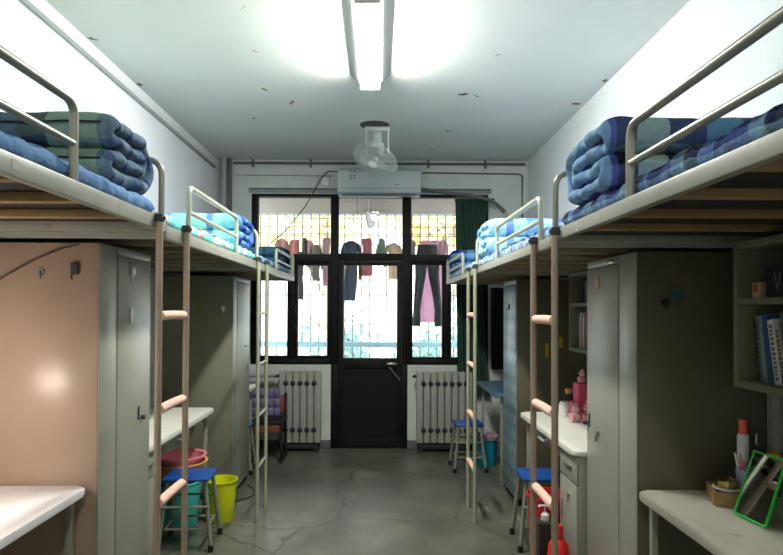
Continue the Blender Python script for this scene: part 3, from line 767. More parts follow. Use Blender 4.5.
# ---------------------------------------------------------------- wardrobes
def wardrobe(s, xf, y0, y1, zt, stile, label, side='ward_side', front='ward', door=None):
    t = empty('wardrobe', ((xf+XW[s])/2, (y0+y1)/2, 0), label, 'wardrobe', 'metal wardrobes under the bunks')
    a, b = sorted((xf+s*.0065, XW[s]-s*.014))
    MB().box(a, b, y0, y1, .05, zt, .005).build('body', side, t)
    a, b = sorted((xf+s*.004, xf+s*.0205))
    def fr(ya, yb_, z0, z1, nm, m, par=t, e=0):
        a, b = sorted((xf-s*e, xf+s*.006)); return MB().box(a, b, ya, yb_, z0, z1, .004).build(nm, m, par)
    fr(y0, y0+stile-.002, .05, zt-.001, 'front_stile', front)
    fr(y0+stile+.002, y1-.012, .08, zt-.04, 'door', door or front, e=.003)
    dr = [c for c in t.children if c.name.startswith('door')][0]
    fr(y1-.010, y1, .05, zt-.001, 'front_stile', front)
    fr(y0+stile+.001, y1-.0105, zt-.036, zt-.001, 'top_rail', front); fr(y0+stile+.001, y1-.0105, .05, .077, 'kick_rail', front)
    for yy in (y0+.03, y1-.03):
        for xx in (xf+s*.04, XW[s]-s*.08): MB().box(xx-.02, xx+.02, yy-.02, yy+.02, 0, .05, .003).build('foot', 'black', t)
    return t, dr
def disc(mb, x, y, z, r, axis, th=.004, n=18):
    d = Vector({'X': (th/2, 0, 0), 'Y': (0, th/2, 0)}[axis]); p = Vector((x, y, z)); mb.tube([p-d, p+d], r, n); return mb
# left front
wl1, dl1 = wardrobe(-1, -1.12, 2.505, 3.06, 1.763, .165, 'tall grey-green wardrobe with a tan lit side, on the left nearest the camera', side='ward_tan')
m = MB(); m.box(-1.1165, -1.112, 2.9, 2.915, .98, 1.04, .001); disc(m, -1.110, 2.945, .985, .010, 'X', .02); m.build('handle', 'darkgrey', dl1)
m = MB(); m.box(-1.117, -1.111, 2.80, 2.825, 1.43, 1.50, .002); m.tube([(-1.108, 2.812, 1.45), (-1.095, 2.812, 1.42), (-1.09, 2.812, 1.435)], .003, 6); tag(m.build('hook', 'white', dl1), 'white adhesive hook')
m = MB(); m.box(-1.117, -1.1145, 2.78, 2.86, 1.65, 1.71, .001); m.prism([(2.80, 1.65), (2.84, 1.65), (2.82, 1.60)], 'X', -1.117, -1.1145); tag(m.build('paper_label', 'ward_side', dl1), 'faded paper label')
m = MB(); disc(m, -1.36, 2.5015, 1.645, .016, 'Y', .005); m.box(-1.363, -1.357, 2.492, 2.5, 1.615, 1.65, .001); tag(m.build('hook', 'steel', wl1), 'round hook on the side')
m = MB(); m.box(-1.235, -1.205, 2.489, 2.504, 1.635, 1.68, .003); m.tube([(-1.225, 2.487, 1.64), (-1.225, 2.48, 1.622), (-1.225, 2.487, 1.615)], .004, 6); tag(m.build('clip', 'darkgrey', wl1), 'dark clip on the side')
# left back
wl2, dl2 = wardrobe(-1, -1.135, 4.87, 5.5, 1.755, .13, 'grey-green wardrobe with a light green front on the left between the two ladders', side='ward_grn')
m = MB(); m.tube([(-1.40, 4.866, 1.50), (-1.40, 4.868, 1.50)], .03, 9); m.prism([(-1.41, 1.48), (-1.39, 1.48), (-1.40, 1.44)], 'Y', 4.864, 4.869); M['dec_g'] = mat('sticker_green', srgb(110,130,60), .7); tag(m.build('sticker', 'dec_g', wl2), 'small green sticker')
m = MB(); m.box(-1.222, -1.205, 4.863, 4.869, 1.47, 1.52, .002); m.box(-1.228, -1.199, 4.862, 4.868, 1.49, 1.51, .002); tag(m.build('hook', 'white', wl2), 'white hook')
m = MB(); m.box(-1.133, -1.127, 5.36, 5.375, .95, 1.02, .002); disc(m, -1.13, 5.30, 1.18, .009, 'X', .02); m.build('handle', 'steel', dl2)
# right front
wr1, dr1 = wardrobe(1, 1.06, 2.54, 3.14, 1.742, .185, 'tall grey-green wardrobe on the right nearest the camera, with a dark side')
m = MB(); m.box(1.048, 1.058, 2.955, 2.985, 1.60, 1.66, .004); m.tube([(1.045, 2.97, 1.61), (1.035, 2.97, 1.585), (1.03, 2.97, 1.575), (1.02, 2.97, 1.60)], .004, 8); tag(m.build('hook', 'foam', dr1), 'pink adhesive hook')
m = MB(); m.box(1.052, 1.058, 3.085, 3.10, .92, .985, .002); disc(m, 1.045, 3.12, .935, .011, 'X', .02); m.build('handle', 'darkgrey', dr1)
m = MB(); disc(m, 1.053, 2.97, .915, .012, 'X', .008); m.tube([(1.048, 2.97, .905), (1.044, 2.975, .87)], .006, 8); m.build('lock', 'steel', dr1)
m = MB(); m.box(1.058, 1.0615, 2.78, 2.86, 1.712, 1.728, .001); tag(m.build('name_plate', 'brass', wr1), 'small tarnished plate')
m = MB(); disc(m, 1.178, 2.535, 1.532, .017, 'Y', .012); m.tube([(1.178, 2.528, 1.525), (1.178, 2.52, 1.512), (1.178, 2.512, 1.52)], .003, 6); tag(m.build('hook', 'black', wr1), 'round black hook on the side')
m = MB(); m.tube([(1.225, 2.536, 1.58), (1.225, 2.539, 1.58)], .022, 8)
m.prism([(1.19, 1.555), (1.21, 1.565), (1.225, 1.56), (1.245, 1.565), (1.265, 1.55), (1.25, 1.54), (1.235, 1.545), (1.228, 1.515), (1.22, 1.515), (1.218, 1.543), (1.2, 1.54)], 'Y', 2.536, 2.539)
M['dec_d'] = mat('sticker_dark_green', srgb(62,84,76), .7); tag(m.build('sticker', 'dec_d', wr1), 'dark green flower sticker')
m = MB(); m.box(1.398, 1.406, 2.537, 2.541, 1.60, 1.61); m.build('screw_hole', 'black', wr1)
# right back
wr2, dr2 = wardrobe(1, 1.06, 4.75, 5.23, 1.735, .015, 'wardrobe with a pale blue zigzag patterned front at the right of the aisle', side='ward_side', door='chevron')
m = MB(); m.box(1.048, 1.058, 4.97, 4.985, 1.50, 1.545, .003); m.tube([(1.045, 4.977, 1.51), (1.035, 4.977, 1.49), (1.03, 4.977, 1.505)], .003, 6); m.build('hook', 'darkgrey', dr2)
M['tape'] = mat('yellow_tape', srgb(196,160,50), .7)
for x, z, h, a in ((1.295, 1.19, .11, .06), (1.40, 1.25, .08, -.2)):
    m = MB(); m.box(x-.012, x+.012, 4.746, 4.749, z-h/2, z+h/2); tag(m.build('tape_strip', 'tape', wr2), 'strip of yellow tape')

# ---------------------------------------------------------------- desks
def desk(s, xf, y0, y1, label, m='desk', ped=None, zt=.78, drawer=None):
    t = empty('desk', ((xf+XW[s])/2, (y0+y1)/2, 0), label, 'desk', 'desks under the bunks')
    a, b = xf, XW[s]-s*.052; th = .03
    # top with rounded aisle corners
    r = .045; pts = []
    sx = s
    pts = [(b, y0), (b, y1)]
    pts += [(a+sx*r-sx*r*math.sin(PI/2*k/6), y1-r+r*math.cos(PI/2*k/6)) for k in range(7)]
    pts += [(a+sx*r-sx*r*math.cos(PI/2*k/6), y0+r-r*math.sin(PI/2*k/6)) for k in range(7)]
    mb = MB(); mb.prism(pts, 'Z', zt-th, zt)
    es = [e for e in mb.bm.edges if abs(e.verts[0].co.z-e.verts[1].co.z) < 1e-6]
    bmesh.ops.bevel(mb.bm, geom=es, offset=.009, segments=3, affect='EDGES', profile=.5)
    mb.build('desk_top', m, t)
    for yy in (y0+.06, y1-.025):
        x0, x1 = sorted((xf+s*.05, XW[s]-s*.06))
        mb = MB(); mb.box(*sorted((xf+s*.05, xf+s*.075)), yy-.0125, yy+.0125, 0, zt-th, .002); mb.build('leg', 'bedmetal', t)
        mb = MB(); mb.box(*sorted((XW[s]-s*.09, XW[s]-s*.115)), yy-.0125, yy+.0125, 0, zt-th, .002); mb.build('leg', 'bedmetal', t)
        mb = MB(); mb.box(x0, x1, yy-.01, yy+.01, zt-th-.035, zt-th-.001); mb.build('side_rail', 'bedmetal', t)
    MB().box(*sorted((XW[s]-s*.08, XW[s]-s*.065)), y0+.05, y1-.05, .2, zt-th-.002).build('back_panel', 'ward_grn', t)
    if ped:
        p0, p1 = ped
        MB().box(*sorted((xf+s*.035, xf+s*.4)), p0, p1, .04, zt-th-.002, .004).build('pedestal', 'ward', t)
        d = MB().box(*sorted((xf+s*.022, xf+s*.036)), p0+.006, p1-.006, zt-.18, zt-th-.008, .003).build('drawer', 'ward', t)
        mm = MB(); xx = xf+s*.012; yc = (p0+p1)/2; mm.tube(fillet([(xf+s*.024, yc-.06, zt-.10), (xx, yc-.06, zt-.10), (xx, yc+.06, zt-.10), (xf+s*.024, yc+.06, zt-.10)], .008, 3), .006, 8); mm.build('handle', 'steel', d)
        d = MB().box(*sorted((xf+s*.022, xf+s*.036)), p0+.006, p1-.006, .05, zt-.188, .003).build('pedestal_door', 'ward', t)
        mm = MB(); disc(mm, xf+s*.016, yc-.02, zt-.26, .009, 'X', .012); mm.tube([(xf+s*.014, yc-.02, zt-.265), (xf+s*.012, yc-.02, zt-.30)], .004, 6); mm.build('key', 'steel', d)
        MB().box(*sorted((xf+s*.0195, xf+s*.0225)), p1-.05, p1-.04, .35, .46, .001).build('handle', 'darkgrey', d)
    if drawer:
        q0, q1 = drawer
        d = MB().box(*sorted((xf+s*.05, xf+s*.4)), q0, q1, zt-.125, zt-th-.036, .004).build('drawer', 'bedmetal', t)
        mm = MB(); yc = (q0+q1)/2; xx = xf+s*.04; mm.tube(fillet([(xf+s*.052, yc-.07, zt-.085), (xf+s*.03, yc-.06, zt-.09), (xf+s*.03, yc+.06, zt-.09), (xf+s*.052, yc+.07, zt-.085)], .02, 4), .008, 8); mm.build('handle', 'white', d)
    return t
desk(-1, -1.15, .95, 2.49, 'white desk at the lower left corner, against the tan side of the wardrobe', drawer=(1.3, 1.9), zt=.79, m='desk_w')
desk(-1, -1.18, 3.07, 4.52, 'white desk on the left behind the tan ladder', ped=(3.09, 3.44), drawer=(3.6, 4.2))
desk(-1, -1.15, 5.52, 5.95, 'white desk on the left beside the window wall')
desk(1, 1.035, .95, 2.49, 'marbled desk at the lower right, holding the green-framed mirror', m='desk_g')
desk(1, 1.0, 3.16, 4.38, 'cream desk on the right behind the brown ladder', ped=(3.18, 3.48), drawer=(3.6, 4.2))
desk(1, 1.0, 5.25, 6.28, 'blue-topped desk on the right beside the curtain', m='desk_blue')

# ---------------------------------------------------------------- open bookcases above the desks
def bookcase(s, x0, y0, y1, label, z0=1.213, z1=1.757, zs=1.535):
    t = empty('wall_bookcase', ((x0+XW[s])/2, (y0+y1)/2, z0), label, 'bookcase', 'open bookcases above the desks')
    a, b = sorted((x0, XW[s]-s*.004)); th = .026
    for nm, r in (('side_panel', (a, b, y0, y0+th, z0, z1)), ('side_panel', (a, b, y1-th, y1, z0, z1)), ('top_panel', (a, b, y0+th, y1-th, z1-th, z1)),
                  ('bottom_panel', (a, b, y0+th, y1-th, z0, z0+th)), ('shelf', (a, b, y0+th, y1-th, zs-.012, zs+.012))):
        MB().box(*r, .002).build(nm, 'case', t)
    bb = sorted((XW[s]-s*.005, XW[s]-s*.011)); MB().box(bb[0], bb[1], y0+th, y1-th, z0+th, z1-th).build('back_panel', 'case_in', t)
    return t
bookcase(1, 1.35, .95, 2.35, 'open grey bookcase on the right front wall, above the marbled desk')
bookcase(1, 1.35, 3.2, 4.38, 'open grey bookcase on the right, above the cream desk')
bookcase(-1, -1.5, 3.1, 4.05, 'open grey bookcase in the dark above the left desk')
# books in the bookcases
bc = {}
def bk(n, *c):
    if n not in M: M[n] = mat(n, srgb(*c), .6)
    return n
def book(x, y, z, th, h, dep, lean, m, label, group, marks=0, s=1):
    """stands with its spine to the aisle; leans along y"""
    t = empty('book', (x, y, z), label, 'book', group)
    mm = MB(); xs = sorted((0, s*dep)); mm.box(xs[0], xs[1], 0, th, 0, h, .002); cv = mm.build('cover', m, t, world=False)
    mm = MB(); xs = sorted((s*.004, s*(dep+.001))); mm.box(xs[0], xs[1], .003, th-.003, h-.004, h+.0006); mm.build('pages', 'white', t, world=False)
    if marks:
        rnd = random.Random(int(h*1e4)+int(th*1e5)); mm = MB(); k = h*.08
        while k < h*.9:
            w = rnd.uniform(.008, .016)
            mm.box(-.0008 if s > 0 else 0, 0 if s > 0 else .0008, th*.25, th*.75, k, k+w*.4)
            mm.box(-.0008 if s > 0 else 0, 0 if s > 0 else .0008, th*.2, th*.4, k+w*.45, k+w*.8)
            mm.box(-.0008 if s > 0 else 0, 0 if s > 0 else .0008, th*.5, th*.8, k+w*.55, k+w*.85)
            k += w*1.35
        mm.build('spine_print', 'ink', cv, world=False)
    t.rotation_euler = (lean, 0, 0)
    return t
z = 1.24
# lower shelf, front right: books lean towards the far end (+y)
y = 2.29
for th, h, ln, m, lb, mk in ((.012, .235, -.12, bk('b_dk', 34, 40, 36), 'thin dark green book at the far end of the front lower shelf', 0),
        (.016, .24, -.13, bk('b_tl', 92, 112, 104), 'pale grey-green book second from the far end of the front shelf', 1),
        (.016, .245, -.14, bk('b_gr', 128, 136, 128), 'grey book with a light spine beside the dark blue book', 0),
        (.03, .25, -.16, bk('b_bl', 40, 70, 104), 'thick dark blue leaning book on the front shelf', 0),
        (.034, .235, -.19, bk('b_wh', 206, 204, 198), 'thick white book with black lettering on its spine', 1),
        (.024, .225, -.21, bk('b_tn', 160, 154, 140), 'leaning book with a beige printed spine', 1),
        (.012, .26, -.17, bk('b_gn', 90, 100, 86), 'tall thin olive book at the near end of the leaning row', 0)):
    y -= th*1.03+.006
    book(1.40, y, z, th, h, .16, ln, m, lb, 'leaning books on the front right shelf', mk)
cr = MB(); cr.box(1.40, 1.45, 2.265, 2.315, 1.548, 1.605, .003); o = cr.build('cream_jar', bk('b_cr', 196, 168, 128)); tag(o, 'small square cream box on the upper front shelf', 'box')
k = MB(); k.box(1.3992, 1.3999, 2.275, 2.305, 1.57, 1.597); k.build('label_print', bk('b_or', 150, 90, 50), o)
o = MB().box(1.41, 1.55, 2.04, 2.245, 1.548, 1.66, .003).build('dark_box', bk('b_bx', 36, 34, 36)); tag(o, 'dark box with a pale V-shaped mark on the upper front shelf', 'box')
k = MB(); k.prism([(2.20, 1.635), (2.18, 1.57), (2.16, 1.635), (2.166, 1.635), (2.18, 1.588), (2.194, 1.635)], 'X', 1.4085, 1.4098); k.build('mark', bk('b_mk', 120, 116, 108), o)
# right back bookcase
y = 4.33
for i, (th, h, m, lb) in enumerate(((.03, .22, 'b_gr', 'grey book at the far end of the lower shelf above the cream desk'), (.025, .24, 'b_wh', 'white book next to the grey one above the cream desk'),
        (.02, .23, 'b_dk', 'dark book in the row above the cream desk'), (.03, .225, 'b_wh', 'second white book in the row above the cream desk'), (.035, .235, bk('b_rd', 160, 60, 76), 'crimson book in the row above the cream desk'),
        (.02, .21, 'b_tl', 'grey-green book in the row above the cream desk'), (.03, .24, 'b_rd', 'crimson book nearest the wardrobe above the cream desk'))):
    y -= th+.004; book(1.40, y, z, th, h, .15, 0, m, lb, 'books above the cream desk')
y = 4.32
for i, (th, h, m, lb) in enumerate(((.05, .12, 'b_dk', 'dark low box-shaped book on the top shelf above the cream desk'), (.04, .15, 'b_gr', 'grey book on the top shelf above the cream desk'), (.05, .13, 'b_tn', 'beige book on the top shelf above the cream desk'))):
    y -= th+.01; book(1.42, y, 1.548, th, h, .12, 0, m, lb, 'books on the top shelf above the cream desk')

# ---------------------------------------------------------------- things on the desks
ZD = .781
def lathe_obj(name, prof, x, y, z, m, label=None, cat=None, group=None, parent=None, n=28):
    o = MB().lathe(prof, (x, y, z), n).build(name, m, parent)
    return tag(o, label, cat, group)
# white bottle with black shoulder and beige cap
b1 = lathe_obj('lotion_bottle', [(0, 0), (.042, 0), (.045, .01), (.045, .07), (.036, .095), (0, .098)], 1.28, 4.225, ZD, 'white', 'round white jar standing on the cream desk', 'jar')
b2 = lathe_obj('supplement_bottle', [(0, 0), (.034, 0), (.036, .01), (.036, .11), (.02, .13), (.02, .14), (0, .14)], 1.33, 4.315, ZD, 'darkgrey', 'dark bottle with a beige cap behind the white jar', 'bottle')
lathe_obj('cap', [(0, .14), (.024, .14), (.025, .17), (0, .172)], 1.33, 4.315, ZD, 'orange', parent=b2)
b3 = lathe_obj('small_bottle', [(0, 0), (.018, 0), (.02, .01), (.02, .055), (.008, .07), (.008, .08), (0, .08)], 1.22, 4.29, ZD, 'c_bluew' if 'c_bluew' in M else 'ac', 'small pale bottle beside the ladder on the cream desk', 'bottle')
lathe_obj('cap', [(0, .08), (.011, .08), (.011, .1), (0, .1)], 1.22, 4.29, ZD, 'white', parent=b3)
# pink organiser and plush toys
t = empty('pink_organiser', (1.34, 4.11, ZD), 'hot pink stepped desk organiser on the cream desk', 'organiser')
m = MB(); m.box(1.285, 1.40, 4.05, 4.165, ZD, ZD+.11, .006); m.build('drawer_base', 'hotpink', t)
m = MB(); m.box(1.31, 1.40, 4.05, 4.165, ZD+.11, ZD+.235, .006); m.build('upper_box', 'hotpink', t)
def plush(x, y, z, k, m, label, ears=True):
    o = MB(); o.sphere((x, y, z+.03*k), .03*k, (1, 1, 1.05)); o.sphere((x-.004, y-.004, z+.078*k), .026*k, (1, 1, .92))
    if ears:
        for s in (-1, 1): o.sphere((x, y+s*.018*k, z+.105*k), .009*k); o.sphere((x-.025*k, y+s*.024*k, z+.035*k), .011*k, (1, 1, 1.3)); o.sphere((x-.026*k, y+s*.016*k, z+.009*k), .012*k, (1.3, 1, .8))
    o = o.build('plush_toy', m); tag(o, label, 'toy')
    e = MB()
    for s in (-1, 1): e.sphere((x-.03*k, y-.006+s*.01*k, z+.082*k), .003*k, seg=8)
    e.build('eyes', 'black', o)
plush(1.355, 4.105, ZD+.2355, .8, 'plush', 'pale pink soft toy sitting on top of the pink organiser')
plush(1.275, 3.985, ZD, 1.1, 'plush', 'pale pink soft toy standing on the cream desk in front of the organiser')
plush(1.345, 3.955, ZD, 1.25, 'pinkb', 'rosy soft toy beside the pink organiser')

# right front desk: tray with lotion, cup, mirror
t = empty('wooden_tray', (1.35, 2.33, ZD), 'low tan wooden tray on the marbled desk behind the mirror', 'tray')
mt = Matrix.Translation((1.35, 2.33, 0)) @ Matrix.Rotation(R(-18), 4, 'Z')
for r in ((-.09, .09, -.075, -.067, ZD, ZD+.05), (-.09, .09, .067, .075, ZD, ZD+.05), (-.09, -.082, -.067, .067, ZD, ZD+.05), (.082, .09, -.067, .067, ZD, ZD+.05)):
    MB().box(*r, mtx=mt).build('tray_side', 'tan', t)
MB().box(-.082, .082, -.067, .067, ZD, ZD+.006, mtx=mt).build('tray_base', 'tan', t)
zt_ = ZD+.0065
o = lathe_obj('cream_jar', [(0, 0), (.036, 0), (.04, .01), (.04, .045), (0, .045)], 1.315, 2.335, zt_, 'darkgrey', 'round jar with a brassy domed lid in the wooden tray', 'jar')
lathe_obj('lid', [(.04, .045), (.042, .05), (.036, .075), (.015, .088), (0, .09)], 1.315, 2.335, zt_, 'brass', parent=o)
lathe_obj('rim', [(.041, .040), (.05, .043), (.052, .048), (.043, .051)], 1.315, 2.335, zt_, 'white', parent=o)
cup = empty('pen_cup', (1.395, 2.345, zt_), 'lilac plastic cup holding pens in the wooden tray', 'cup')
m = MB(); m.lathe([(0, 0), (.03, 0), (.036, .115), (.033, .115), (.028, .004), (0, .004)], (1.395, 2.345, zt_), 24); m.build('cup_body', 'lilac', cup)
m = MB(); m.box(1.38, 1.40, 2.3085, 2.3115, zt_+.085, zt_+.092); m.build('slot_mark', 'ink', cup)
for i, (dx, dy, tx, ty, h, mm_, lb) in enumerate(((-.008, 0, -.045, .0, .175, 'white', 'white pen leaning left out of the lilac cup'), (-.002, .008, -.018, .01, .17, 'pinkb', 'pale pen leaning in the lilac cup beside the white pen'))):
    p = MB(); p.tube([(1.395+dx, 2.345+dy, zt_+.006), (1.395+tx*.9, 2.345+ty, zt_+h*.95), (1.395+tx, 2.345+ty, zt_+h)], .0045, 8, radii=[.004, .005, .003]); tag(p.build('pen', mm_), lb, 'pen')
lx, ly = 1.432, 2.43
o = lathe_obj('lotion_bottle', [(0, 0), (.019, 0), (.02, .01), (.02, .13), (.019, .135), (0, .135)], lx, ly, ZD, 'pinkb', 'tall pink and white bottle with a coral cap on the marbled desk', 'bottle')
lathe_obj('bottle_sleeve', [(.0202, .135), (.0205, .23), (.017, .236), (0, .236)], lx, ly, ZD, 'white', parent=o)
lathe_obj('cap', [(.014, .236), (.015, .285), (.012, .292), (0, .292)], lx, ly, ZD, 'coral', parent=o)
o = lathe_obj('dropper_bottle', [(0, 0), (.022, 0), (.023, .01), (.023, .15), (.016, .17), (0, .17)], 1.485, 2.43, ZD, 'black', 'black bottle between the pink bottle and the orange-capped bottle', 'bottle')
lathe_obj('cap', [(.012, .17), (.012, .195), (0, .195)], 1.485, 2.43, ZD, 'black', parent=o)
lathe_obj('nozzle', [(.003, .195), (.003, .235), (0, .235)], 1.485, 2.43, ZD, 'white', parent=o, n=8)
o = lathe_obj('ointment_bottle', [(0, 0), (.024, 0), (.025, .01), (.025, .13), (0, .14)], 1.545, 2.42, ZD, 'darkgrey', 'dark bottle with an orange cap near the right wall', 'bottle')
lathe_obj('cap', [(.022, .138), (.022, .165), (0, .168)], 1.545, 2.42, ZD, 'orangecap', parent=o)
# mirror: leaning plate with its own prop
P0 = Vector((1.263, 2.20, ZD+.002)); ex = Vector((.017, -.15, 0)).normalized(); W_ = .155; Hm = .235
up = Vector((.077, .008, .222)).normalized(); nn = ex.cross(up).normalized()
if nn.x > 0: nn = -nn
mt = Matrix((ex, up, nn)).transposed().to_4x4(); mt.translation = P0
t = empty('desk_mirror', tuple(P0), 'leaning rectangular desk mirror with a bright green frame', 'mirror')
f = MB(); e = .007
for r in ((0, W_, 0, e), (0, W_, Hm-e, Hm), (0, e, e, Hm-e), (W_-e, W_, e, Hm-e)): f.box(r[0], r[1], r[2], r[3], -.006, .003, .0015, mtx=mt)
f.build('mirror_frame', 'green', t)
MB().box(e, W_-e, e, Hm-e, -.004, 0, mtx=mt).build('mirror_plate', 'mirror', t)
MB().box(e, W_-e, e, Hm-e, -.0055, -.0042, mtx=mt).build('back_plate', 'darkgrey', t)
top = P0+ex*W_*.5+up*Hm*.8-nn*.006
MB().tube([top, Vector((top.x+.05, top.y+.006, ZD+.003))], .003, 8).build('prop', 'green', t)

# ---------------------------------------------------------------- stools
def stool(x, y, rz, h, w, d, label):
    t = empty('stool', (x, y, 0), label, 'stool', 'blue-topped metal stools')
    m = MB(); m.box(-w/2, w/2, -d/2, d/2, h-.022, h, .008); m.build('seat', 'blue', t, world=False)
    for sx in (-1, 1):
        for sy in (-1, 1):
            top = Vector((sx*(w/2-.03), sy*(d/2-.03), h-.022)); bot = Vector((sx*(w/2+.015), sy*(d/2+.015), .02))
            m = MB(); m.tube([top, bot], .0135, 8); lg = m.build('leg', 'stoolm', t, world=False)
            m = MB(); m.tube([bot+Vector((0, 0, -.02)), bot+Vector((0, 0, .02))], .017, 10); m.build('rubber_foot', 'black', lg, world=False)
    for z, k in ((.13, .0), (.27, .3)):
        f = (h-.022-z)/(h-.042); xw = w/2+.015-.045*f; yw = d/2+.015-.045*f
        for a, b in (((-xw, -yw), (xw, -yw)), ((-xw, yw), (xw, yw))) if k else (((-xw, -yw), (-xw, yw)), ((xw, -yw), (xw, yw)), ((-xw, -yw), (xw, -yw)), ((-xw, yw), (xw, yw))):
            m = MB(); m.tube([(a[0], a[1], z), (b[0], b[1], z)], .008, 8); m.build('stretcher', 'stoolm', t, world=False)
    t.rotation_euler = (0, 0, rz); return t
stool(-1.195, 3.99, R(4), .445, .29, .28, 'blue-topped stool on the left, in front of the yellow bin')
stool(1.055, 4.0, R(-3), .45, .29, .28, 'blue-topped stool at the lower right, behind the red bucket')
stool(.85, 5.86, R(2), .44, .26, .27, 'blue-topped stool on the right below the curtain')
stool(-1.265, 5.735, R(0), .44, .22, .2, 'blue-topped stool half hidden behind the left ladder and wardrobe')

# ---------------------------------------------------------------- bins, buckets, basins
o = MB().lathe([(0, 0), (.085, 0), (.09, .01), (.11, .275), (.118, .28), (.118, .29), (.108, .29), (.105, .275), (.087, .012), (0, .012)], (-1.108, 4.42, 0), 36).build('waste_bin', 'yellow'); tag(o, 'bright yellow round plastic bin on the floor behind the stool', 'bin')
o = MB().lathe([(0, 0), (.12, 0), (.125, .01), (.155, .30), (.16, .305), (.15, .31), (.12, .012), (0, .012)], (-1.375, 4.32, 0), 32).build('bucket', 'teal'); tag(o, 'teal plastic bucket under the left desk, below the basins', 'bucket')
o = MB().lathe([(0, 0), (.13, 0), (.14, .006), (.185, .12), (.2, .125), (.2, .132), (.18, .13), (.135, .01), (0, .01)], (-1.38, 4.325, .3115), 36).build('basin', 'orange'); tag(o, 'pale orange washbasin under the pink one', 'basin')
o = MB().lathe([(0, 0), (.12, 0), (.128, .006), (.168, .125), (.186, .13), (.186, .137), (.165, .135), (.125, .01), (0, .01)], (-1.375, 4.325, .34), 36).build('basin', 'pinkp'); tag(o, 'pink washbasin at the top of the stack under the left desk', 'basin')
for oo in (o,): oo.location.z = .35
o = MB().lathe([(0, 0), (.085, 0), (.09, .01), (.1, .25), (.108, .255), (.108, .265), (.096, .262), (.086, .012), (0, .012)], (1.06, 6.02, 0), 32).build('waste_bin', 'cyan'); tag(o, 'cyan bin beside the far right stool', 'bin')
m = MB(); m.lathe([(.088, .245), (.114, .25), (.116, .285), (.1, .30), (.095, .262)], (1.06, 6.02, 0), 24); k = m.build('bin_liner', 'c_mauve', o)
# red bucket under the cream desk with smaller things in front
t = empty('bucket', (1.005, 3.62, 0), 'large red plastic bucket under the cream desk', 'bucket')
m = MB(); m.lathe([(0, 0), (.1, 0), (.106, .01), (.128, .41), (.136, .415), (.136, .43), (.124, .43), (.121, .41), (.1, .012), (0, .012)], (1.005, 3.62, 0), 36); m.build('bucket_body', 'red', t)
m = MB(); m.tube([(1.005+.138*math.cos(a), 3.62+.138*math.sin(a), .40-.12*math.sin((a-PI)*1)) for a in [PI+PI*k/12 for k in range(13)]], .003, 6); m.build('bail_handle', 'steel', t)
o = MB().box(.872, .985, 3.35, 3.45, 0, .35, .008).build('storage_box', 'browny'); tag(o, 'dark brown box in front of the red bucket', 'box')
o = lathe_obj('pump_bottle', [(0, 0), (.02, 0), (.022, .01), (.022, .03), (.012, .042), (0, .042)], .918, 3.40, .3505, 'white', 'white pump bottle standing on the dark brown box', 'bottle')
m = MB(); m.tube([(.918, 3.40, .392), (.918, 3.40, .425)], .004, 8); m.tube([(.918+.02, 3.40, .428), (.918-.03, 3.40, .43), (.918-.036, 3.40, .422)], .006, 8); m.build('pump', 'white', o)
t = empty('thermos_flask', (.985, 3.22, 0), 'bright red rounded flask on the floor beside the brown ladder', 'flask')
m = MB(); m.lathe([(0, 0), (.045, 0), (.055, .02), (.058, .2), (.05, .28), (.03, .31), (0, .31)], (.945, 3.24, 0), 28); m.build('flask_body', 'red2', t)
m = MB(); m.lathe([(0, .31), (.024, .31), (.026, .36), (.02, .38), (0, .382)], (.945, 3.24, 0), 24); m.build('lid', 'red2', t)
m = MB(); m.tube(fillet([(.945+.05, 3.24, .24), (.945+.0, 3.18, .25), (.945+.0, 3.18, .12), (.945+.0, 3.19, .08)], .03), .006, 8); m.build('handle', 'red', t)
m = MB(); m.tube([(1.33, 4.05, 0), (1.33, 4.05, .5)], .03, 14, radii=[.035, .03]); tag(m.build('umbrella', 'c_pink'), 'closed pink umbrella standing under the cream desk', 'umbrella')

# ---------------------------------------------------------------- low chair by the left radiator
t = empty('low_chair', (-1.08, 6.22, 0), 'low dark-framed chair with a brown seat and purple cushion, by the left radiator', 'chair')
x0, x1, y0, y1 = -1.24, -.92, 6.06, 6.38
for xx in (x0+.02, x1-.02):
    for yy in (y0+.02, y1-.02):
        MB().box(xx-.014, xx+.014, yy-.014, yy+.014, 0.03, .37 if yy < 6.2 else .64, .003).build('leg', 'black', t)
    MB().box(xx-.016, xx+.016, y0-.02, y1+.02, 0, .03, .004).build('runner', 'black', t)
MB().box(x0, x1, y0-.01, y1, .37, .40, .006).build('seat', 'black', t)
MB().box(x0+.036, x1-.036, y0+.004, y0+.02, .29, .368, .003).build('apron', 'chairwood', t)
MB().box(x0+.036, x1-.036, y1-.03, y1-.012, .45, .62, .003).build('back_board', 'chairwood', t)
V = []; n = 24
m = MB(); gx0, gx1, gz0, gz1 = -1.27, -.985, .405, .69
def cush(side):
    rows = []
    for i in range(n+1):
        row = []
        for j in range(n+1):
            u, v = i/n, j/n
            e = min(1, 14*min(u, 1-u, v, 1-v)); e = math.sqrt(max(0, 1-(1-e)**2))
            tuft = abs(math.sin(PI*u*4))*abs(math.sin(PI*v*3))
            row.append(m.bm.verts.new((gx0+(gx1-gx0)*u, 6.30+side*(.012+.03*tuft**.6)*e, gz0+(gz1-gz0)*v)))
        rows.append(row)
    for i in range(n):
        for j in range(n): m.bm.faces.new((rows[i][j], rows[i+1][j], rows[i+1][j+1], rows[i][j+1]))
cush(-1); cush(1); bmesh.ops.remove_doubles(m.bm, verts=m.bm.verts[:], dist=1e-5)
o = m.build('tufted_cushion', 'purple'); tag(o, 'purple tufted cushion propped on the low chair', 'cushion')

